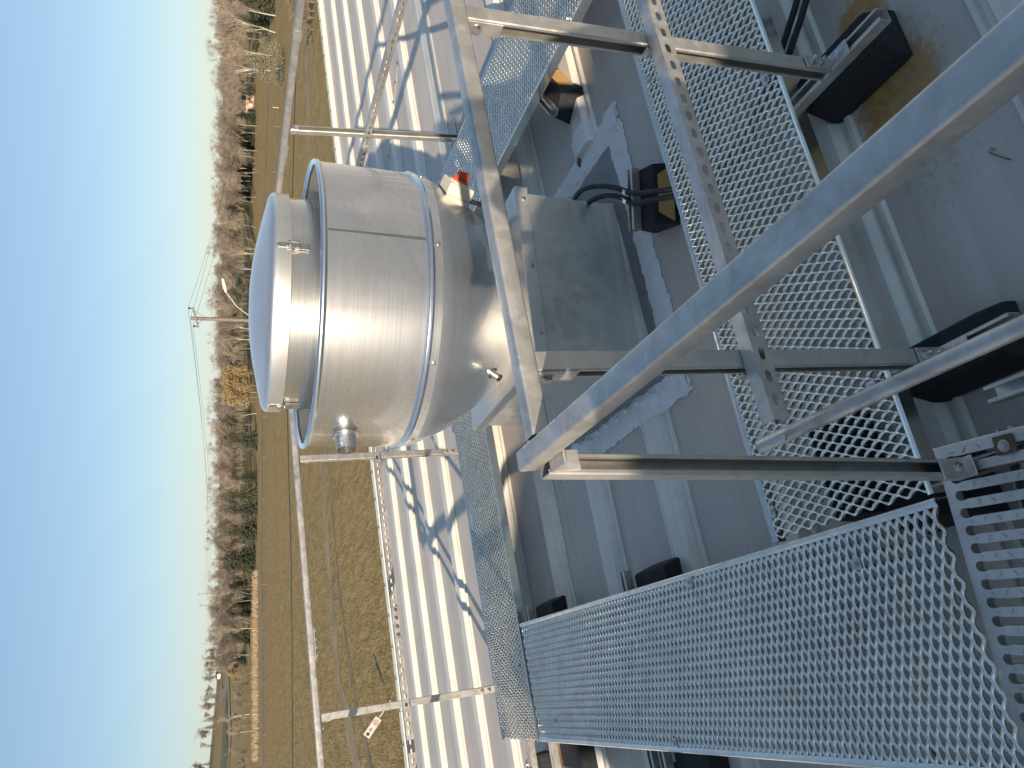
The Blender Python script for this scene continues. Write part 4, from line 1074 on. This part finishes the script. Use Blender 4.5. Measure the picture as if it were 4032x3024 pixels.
# tall dry grass in front of the trees and a tangled shrub by the wall
def grass_patch(name, label, n, fn, h, w, material):
    mb = MB(); rg = random.Random(5)
    for i in range(n):
        x, y = fn(rg); z = ground_z(x, y); hh = h*rg.uniform(.5, 1.2); a = rg.uniform(0, 6.28); dx, dy = math.cos(a)*w, math.sin(a)*w; lx, ly = rg.gauss(0, .3)*hh, rg.gauss(0, .3)*hh
        mb.add([(x-dx, y-dy, z-.05), (x+dx, y+dy, z-.05), (x+lx, y+ly, z+hh)], [(0, 1, 2)])
    o = obj(name, mb, material); tag(o, label, 'grass', None, 'stuff'); return o
def band(rg):
    az = rg.uniform(-3, 9); r = rg.uniform(228, 262); return polar(az, r)
grass_patch('tall_dry_grass', 'band of tall tan dry grass in front of the left trees', 4200, band, 1.0, 0.07, 'dry_grass')
def tufts(rg):
    az = rg.uniform(-8, 55); r = 45*(4.2**rg.random()); return polar(az, r)
grass_patch('field_grass_tufts', 'scattered coarse grass tufts over the whole field', 22000, tufts, 0.16, 0.03, 'tuft')
for i, (yy, xx, hh, wh) in enumerate(((10, 1243, 3.4, 'tangled leafless shrub close below the roof edge at the right border'), (42, 1240, 3.0, 'second leafless shrub from the right border below the roof edge'),
        (75, 1238, 2.8, 'third leafless shrub from the right border below the roof edge'), (110, 1236, 2.2, 'low leafless shrub, fourth from the right border below the roof edge'), (150, 1236, 1.7, 'smallest leafless shrub below the roof edge on the right'))):
    b = on_ground(xx, yy); tree('bare_red', 'bare_shrub', wh, (b.x, b.y, ground_z(b.x, b.y)-0.6), hh, 2.0, 'shrubs below the roof edge')

# ---------------------------------------------------------------- utility pole with lamp, wires, far poles
pb = at(994, 1262, 62.0); pz = ground_z(pb.x, pb.y); ptop = at(752, 1255, 62.0)
up_ = thing('utility_pole', 'weathered wooden utility pole with crossarm and curved lamp arm behind the fan', 'utility pole', (pb.x, pb.y, pz), None, False)
Hh = ptop.z-pz
mb = MB(); mb.tube([(0, 0, -0.5), (0, 0, Hh)], [0.19, 0.13], 14); obj('pole', mb, 'wood', up_, 40)
vx = Vector((right.x, right.y, 0)).normalized()
mb = MB(); mb.prism([(-0.06, -0.07), (0.06, -0.07), (0.06, 0.07), (-0.06, 0.07)], tuple(-vx*0.75+Vector((0, -.18, Hh-0.52))), tuple(vx*0.75+Vector((0, -.18, Hh-0.13)))); obj('crossarm', mb, 'wood', up_)
mb = MB(); mb.tube([tuple(-vx*0.45+Vector((0, -.2, Hh-0.5))), (0, -.15, Hh-1.0)], 0.02, 6); mb.tube([tuple(vx*0.45+Vector((0, -.2, Hh-0.3))), (0, -.15, Hh-1.0)], 0.02, 6); obj('brace', mb, 'wood', up_)
tops = []
for k, s in enumerate((-0.66, 0.66)):
    q = vx*s+Vector((0, -.18, Hh-0.33+0.26*s)); mb = MB(); mb.lathe([(0.03, 0), (0.03, 0.10), (0.075, 0.12), (0.06, 0.18), (0.08, 0.20), (0.05, 0.28), (0.0005, 0.29)], 14, Matrix.Translation(q+Vector((0, 0, .06)))); obj('insulator', mb, 'insul', up_, 50); tops.append(q+Vector((0, 0, 0.36)))
tops.append(Vector((0, 0, Hh+0.05)))
la = at(990, 1250, 61.5)-Vector((pb.x, pb.y, pz)); lb = at(890, 1152, 61.0)-Vector((pb.x, pb.y, pz)); mid_ = at(930, 1205, 61.3)-Vector((pb.x, pb.y, pz)); m2_ = at(905, 1170, 61.1)-Vector((pb.x, pb.y, pz))
mb = MB(); mb.tube([(0, 0, la.z-0.5), tuple(la), tuple(mid_), tuple(m2_), tuple(lb)], 0.022, 8); obj('lamp_arm', mb, 'lamp', up_, 40)
hd = at(884, 1128, 61.0)-Vector((pb.x, pb.y, pz)); ax_ = (hd-lb).normalized()
mb = MB(); mb.tube([lb, lb+ax_*0.12, hd, hd+ax_*0.50, hd+ax_*0.62], [0.04, 0.09, 0.13, 0.10, 0.03], 12); obj('lamp_head', mb, 'lamp', up_, 50)
def wire(name, label, a, b, sag, r, cat='wire', group=None):
    a, b = Vector(a), Vector(b); pts = []
    for i in range(33):
        t = i/32; p = a.lerp(b, t); p.z -= 4*sag*t*(1-t); pts.append(p-a)
    o = obj(name, MB().tube(pts, r, 5), 'wire', None, 60); o.location = a; return tag(o, label, cat, group)
base = Vector((pb.x, pb.y, pz))
wr = at(885, 330, 200); wl_ = at(800, 2350, 230)
for k, tp in enumerate(tops):
    wire('power_line', 'thin overhead wire from the utility pole towards the right, %s' % ('left insulator', 'right insulator', 'pole top')[k], base+tp, wr+Vector((k*1.2, 0, k*0.5-0.5)), 2.2, 0.010, 'wire', 'overhead wires right of the pole')
    wire('power_line', 'thin overhead wire from the utility pole towards the far left, %s' % ('left insulator', 'right insulator', 'pole top')[k], base+tp, wl_+Vector((k*1.2, 0, k*0.5-0.5)), 1.4, 0.010, 'wire', 'overhead wires left of the pole')
for i, (x0, x1, y) in enumerate(((823, 780, 2340), (832, 785, 2385))):
    t_ = at(x1, y, 560); z0 = ground_z(t_.x, t_.y)
    t = thing('distant_pole', ('farther thin utility pole above the left trees', 'nearer thin utility pole above the left trees')[i], 'utility pole', (t_.x, t_.y, z0), None, False, 'poles above the left trees')
    mb = MB(); mb.tube([(0, 0, 0), (0, 0, t_.z-z0)], [0.22, 0.16], 8); obj('pole', mb, 'wood', t)
    mb = MB(); mb.box((0, 0, t_.z-z0-0.5), (2.4, 0.2, 0.2)); obj('crossarm', mb, 'wood', t)
# the black service cable crossing in front of the field
cp = [at(1166, 230, 33), at(1151, 767, 30), at(1136, 1300, 28), at(1131.5, 1627, 27), at(1146, 2200, 26), at(1150, 2500, 26), at(1152, 3100, 26)]
o = obj('service_cable', MB().tube([p-cp[0] for p in cp], 0.016, 6), 'wire', None, 60); o.location = cp[0]
tag(o, 'black service cable stretched level across the view just beyond the far rail', 'cable')

# ---------------------------------------------------------------- fence, signs, houses
fp = [on_ground(1112, -60), on_ground(1104, 500), on_ground(1075, 1000), on_ground(1050, 1640), on_ground(1050, 2300), on_ground(1052, 3100)]
fe = thing('wire_fence', 'low wire fence of thin posts running across the whole field', 'fence', (fp[3].x, fp[3].y, GZ), None, False)
allp = []
for i in range(len(fp)-1):
    n = max(2, int((fp[i+1]-fp[i]).length/9))
    for k in range(n): q = fp[i].lerp(fp[i+1], k/n); q.z = ground_z(q.x, q.y); allp.append(q)
b0 = Vector((fp[3].x, fp[3].y, GZ))
pm = None
for q in allp:
    if pm is None:
        o = obj('post', MB().tube([(0, 0, -.1), (0, 0, 1.2)], 0.06, 6), 'wood', fe); pm = o.data
    else: o = bpy.data.objects.new('post', pm); col.objects.link(o); o.parent = fe
    o.location = q-b0
for zz in (0.55, 1.05): obj('wire', MB().tube([q-b0+Vector((0, 0, zz)) for q in allp], 0.022, 4), 'wire', fe)

s0 = on_ground(1538, 2759); s1 = at(1441, 2902, math.hypot(s0.x-CW.x, s0.y-CW.y)-0.6)
dirv = (s1-s0); LN = dirv.length; dirv.normalize()
nrm = (CW-s0).normalized(); sd = dirv.cross(nrm).normalized(); nrm = sd.cross(dirv)
rot = Matrix(((sd.x, nrm.x, dirv.x), (sd.y, nrm.y, dirv.y), (sd.z, nrm.z, dirv.z)))
sg = thing('leaning_sign', 'narrow white warning sign on a thin pale post leaning steeply in the grass', 'sign', tuple(s0), rot, False)
mb = MB(); mb.tube([(0, 0, -0.1), (0, 0, LN*0.98)], 0.035, 8); obj('post', mb, 'sign_white', sg)
bw = LN*0.165
mb = MB(); mb.box((0, 0.04, LN*0.625), (bw, 0.012, LN*0.245)); obj('upper_panel', mb, 'sign_white', sg)
mb = MB(); mb.box((0, 0.04, LN*0.874), (bw, 0.012, LN*0.245)); obj('lower_panel', mb, 'sign_white', sg)
def disc(z, r, name, material, ring=False, x=0.0):
    mb = MB(); mt4 = Matrix.Translation((x, 0.048, z)) @ Matrix.Rotation(R_(-90), 4, 'X')
    mb.lathe([(r*0.72 if ring else 0.0005, 0), (r, 0), (r, 0.004), (r*0.72 if ring else 0.0005, 0.004)], 24, mt4); obj(name, mb, material, sg)
disc(LN*0.62, bw*0.40, 'red_ring', 'sign_red', True); disc(LN*0.62, bw*0.14, 'red_mark', 'sign_red')
disc(LN*0.93, bw*0.24, 'dark_mark', 'sign_dark')
for k, (zz, w_) in enumerate(((0.80, .42), (0.845, .30))):
    mb = MB(); mb.box((0, 0.049, LN*zz), (bw*w_, 0.004, LN*0.022)); obj('dark_mark', mb, 'sign_dark', sg)
mk = on_ground(1098, 425)
o = obj('marker_post', MB().tube([(0, 0, 0), (0, 0, 1.1)], 0.07, 8), 'marker', None, 40); o.location = (mk.x, mk.y, ground_z(mk.x, mk.y)); tag(o, 'short yellow marker post standing in the field right of the fan', 'post')

def house(name, label, px, dist, w, d, h, rh, wallm):
    p = at(px[0], px[1], dist); z = ground_z(p.x, p.y)
    t = thing(name, label, 'house', (p.x, p.y, z), Matrix.Rotation(R_(-35), 3, 'Z'), False)
    mb = MB(); mb.box((0, 0, h/2), (w, d, h)); obj('wall', mb, wallm, t)
    mb = MB(); mb.prism([(-d/2-.4, 0), (d/2+.4, 0), (0, rh)], (-w/2-.4, 0, h+.01), (w/2+.4, 0, h+.01)); obj('roof', mb, 'house_roof', t)
    for k in (-0.28, 0.28):
        mb = MB(); mb.box((w*k, -d/2-.03, h*0.55), (w*.14, .08, h*.36)); f = obj('window', mb, 'house_white', t)
        mb = MB(); mb.box((w*k, -d/2-.08, h*0.55), (w*.11, .04, h*.29)); obj('pane', mb, 'house_glass', f)
    mb = MB(); mb.box((0, -d/2-.03, h*.36), (w*.10, .08, h*.70)); obj('door', mb, 'house_white', t)
house('tan_house', 'small tan house glimpsed among the bare trees on the right', (1000, 418), 292, 6.5, 5, 2.6, 1.4, 'house_pink')
house('white_farmhouse', 'tiny white farmhouse on the rising land at far left', (866, 2486), 600, 5, 4, 2.4, 1.4, 'house_white')
house('white_barn', 'tiny white barn farther up the rising land at far left', (850, 2660), 780, 5, 4, 2.6, 1.6, 'house_white')

# ================================================================ behind the viewer: unseen things added to throw the shade
hs = Vector((0.648, 0.761, 0)); as_ = Vector((0.761, -0.648, 0))
c = as_*(-0.15)+hs*(-7.4)
caster = thing('shade_caster', 'made-up long galvanised box behind the viewer, added to cast shade', 'shade caster', (c.x, c.y, ZR), Matrix(((as_.x, hs.x, 0), (as_.y, hs.y, 0), (0, 0, 1))))  # made-up unit out of view, sized so its shadow covers the near roof
mb = MB()
zt0, zt1 = -0.42+6.95*0.282-ZR, -0.60+6.95*0.282-ZR
x0, x1, d = -2.30, 2.1, 0.45
mb.add([(x0, -d, 0), (x1, -d, 0), (x1, d, 0), (x0, d, 0), (x0, -d, zt0), (x1, -d, zt1), (x1, d, zt1), (x0, d, zt0)], [(3, 2, 1, 0), (4, 5, 6, 7), (0, 1, 5, 4), (1, 2, 6, 5), (2, 3, 7, 6), (3, 0, 4, 7)])
obj('casing', mb, 'sheet', caster, None, None, 0.01)
mb = MB(); zb = lambda b_: b_+6.96*0.282-ZR
prof = [(-0.95, 0.3), (-0.95, zb(-0.42)), (-0.55, zb(-0.27)), (0.10, zb(-0.21)), (0.37, zb(-0.27)), (0.57, zb(-0.42)), (0.60, 0.3)]
n_ = len(prof); vs_ = [(x_, y_, z_) for y_ in (-0.40, 0.44) for x_, z_ in prof]
mb.add(vs_, [(i, (i+1) % n_, n_+(i+1) % n_, n_+i) for i in range(n_)]+[tuple(range(n_-1, -1, -1)), tuple(range(n_, 2*n_))]); obj('shade_hump', mb, 'sheet', caster)  # added hump on the unseen box, outline shaped to the shade edge on the curb
for k in range(4):
    mb = MB(); mb.box((x0+0.49+k*0.98, d+0.004, 1.4), (0.90, 0.012, 2.30), None, 0.004); obj('caster_panel', mb, 'galv', caster)

pe = thing('person', 'unseen person in a dark jacket, posed with both hands raised to cast shade', 'person', (-0.53, -1.43, ZW), Matrix.Rotation(-0.705, 3, 'Z'))  # unseen figure added for its shadow, arms shaped to the shade on the rails
def skin_body():
    J = {}; E = []
    def jt(n, p, r): J[n] = (Vector(p), r)
    jt('pelvis', (0, 0, 0.92), 0.150); jt('belly', (0, 0.01, 1.06), 0.150); jt('chest', (0, 0.0, 1.26), 0.175); jt('neck0', (0, 0, 1.40), 0.085); jt('neck', (0, 0.01, 1.46), 0.060); jt('head0', (0, 0.03, 1.54), 0.080); jt('head1', (0, 0.03, 1.66), 0.078)
    E += [('pelvis', 'belly'), ('belly', 'chest'), ('chest', 'neck0'), ('neck0', 'neck'), ('neck', 'head0'), ('head0', 'head1')]
    for s, n in ((-1, 'l'), (1, 'r')):
        jt('hip'+n, (s*.10, 0, .86), .105); jt('knee'+n, (s*.13, .03, .48), .068); jt('ank'+n, (s*.14, -.02, .10), .048); jt('toe'+n, (s*.16, .16, .04), .042)
        jt('sh'+n, (s*.20, 0, 1.36), .080); jt('el'+n, (-.49, .06, 1.29) if s < 0 else (.265, .10, 1.12), .062 if s < 0 else .055); jt('wr'+n, (s*.14, .13, 1.46), .036); jt('hand'+n, (s*.095, .155, 1.52), .034)
        E += [('pelvis', 'hip'+n), ('hip'+n, 'knee'+n), ('knee'+n, 'ank'+n), ('ank'+n, 'toe'+n), ('chest', 'sh'+n), ('sh'+n, 'el'+n), ('el'+n, 'wr'+n), ('wr'+n, 'hand'+n)]
    names = list(J); me = bpy.data.meshes.new('body'); me.from_pydata([tuple(J[k][0]) for k in names], [(names.index(a), names.index(b)) for a, b in E], [])
    me.materials.append(M['jacket']); o = bpy.data.objects.new('body', me); col.objects.link(o); o.parent = pe
    sk = o.modifiers.new('skin', 'SKIN'); sk.use_smooth_shade = True
    if not me.skin_vertices: me.attributes.new
    for i, k in enumerate(names):
        v = me.skin_vertices[0].data[i]; v.radius = (J[k][1], J[k][1]); v.use_root = (k == 'pelvis')
    o.modifiers.new('sub', 'SUBSURF').levels = 2; o.modifiers['sub'].render_levels = 2
    return o
try: skin_body()
except Exception:
    me = bpy.data.objects['body'].data
    bpy.context.view_layer.objects.active = bpy.data.objects['body']; bpy.ops.mesh.customdata_skin_add()
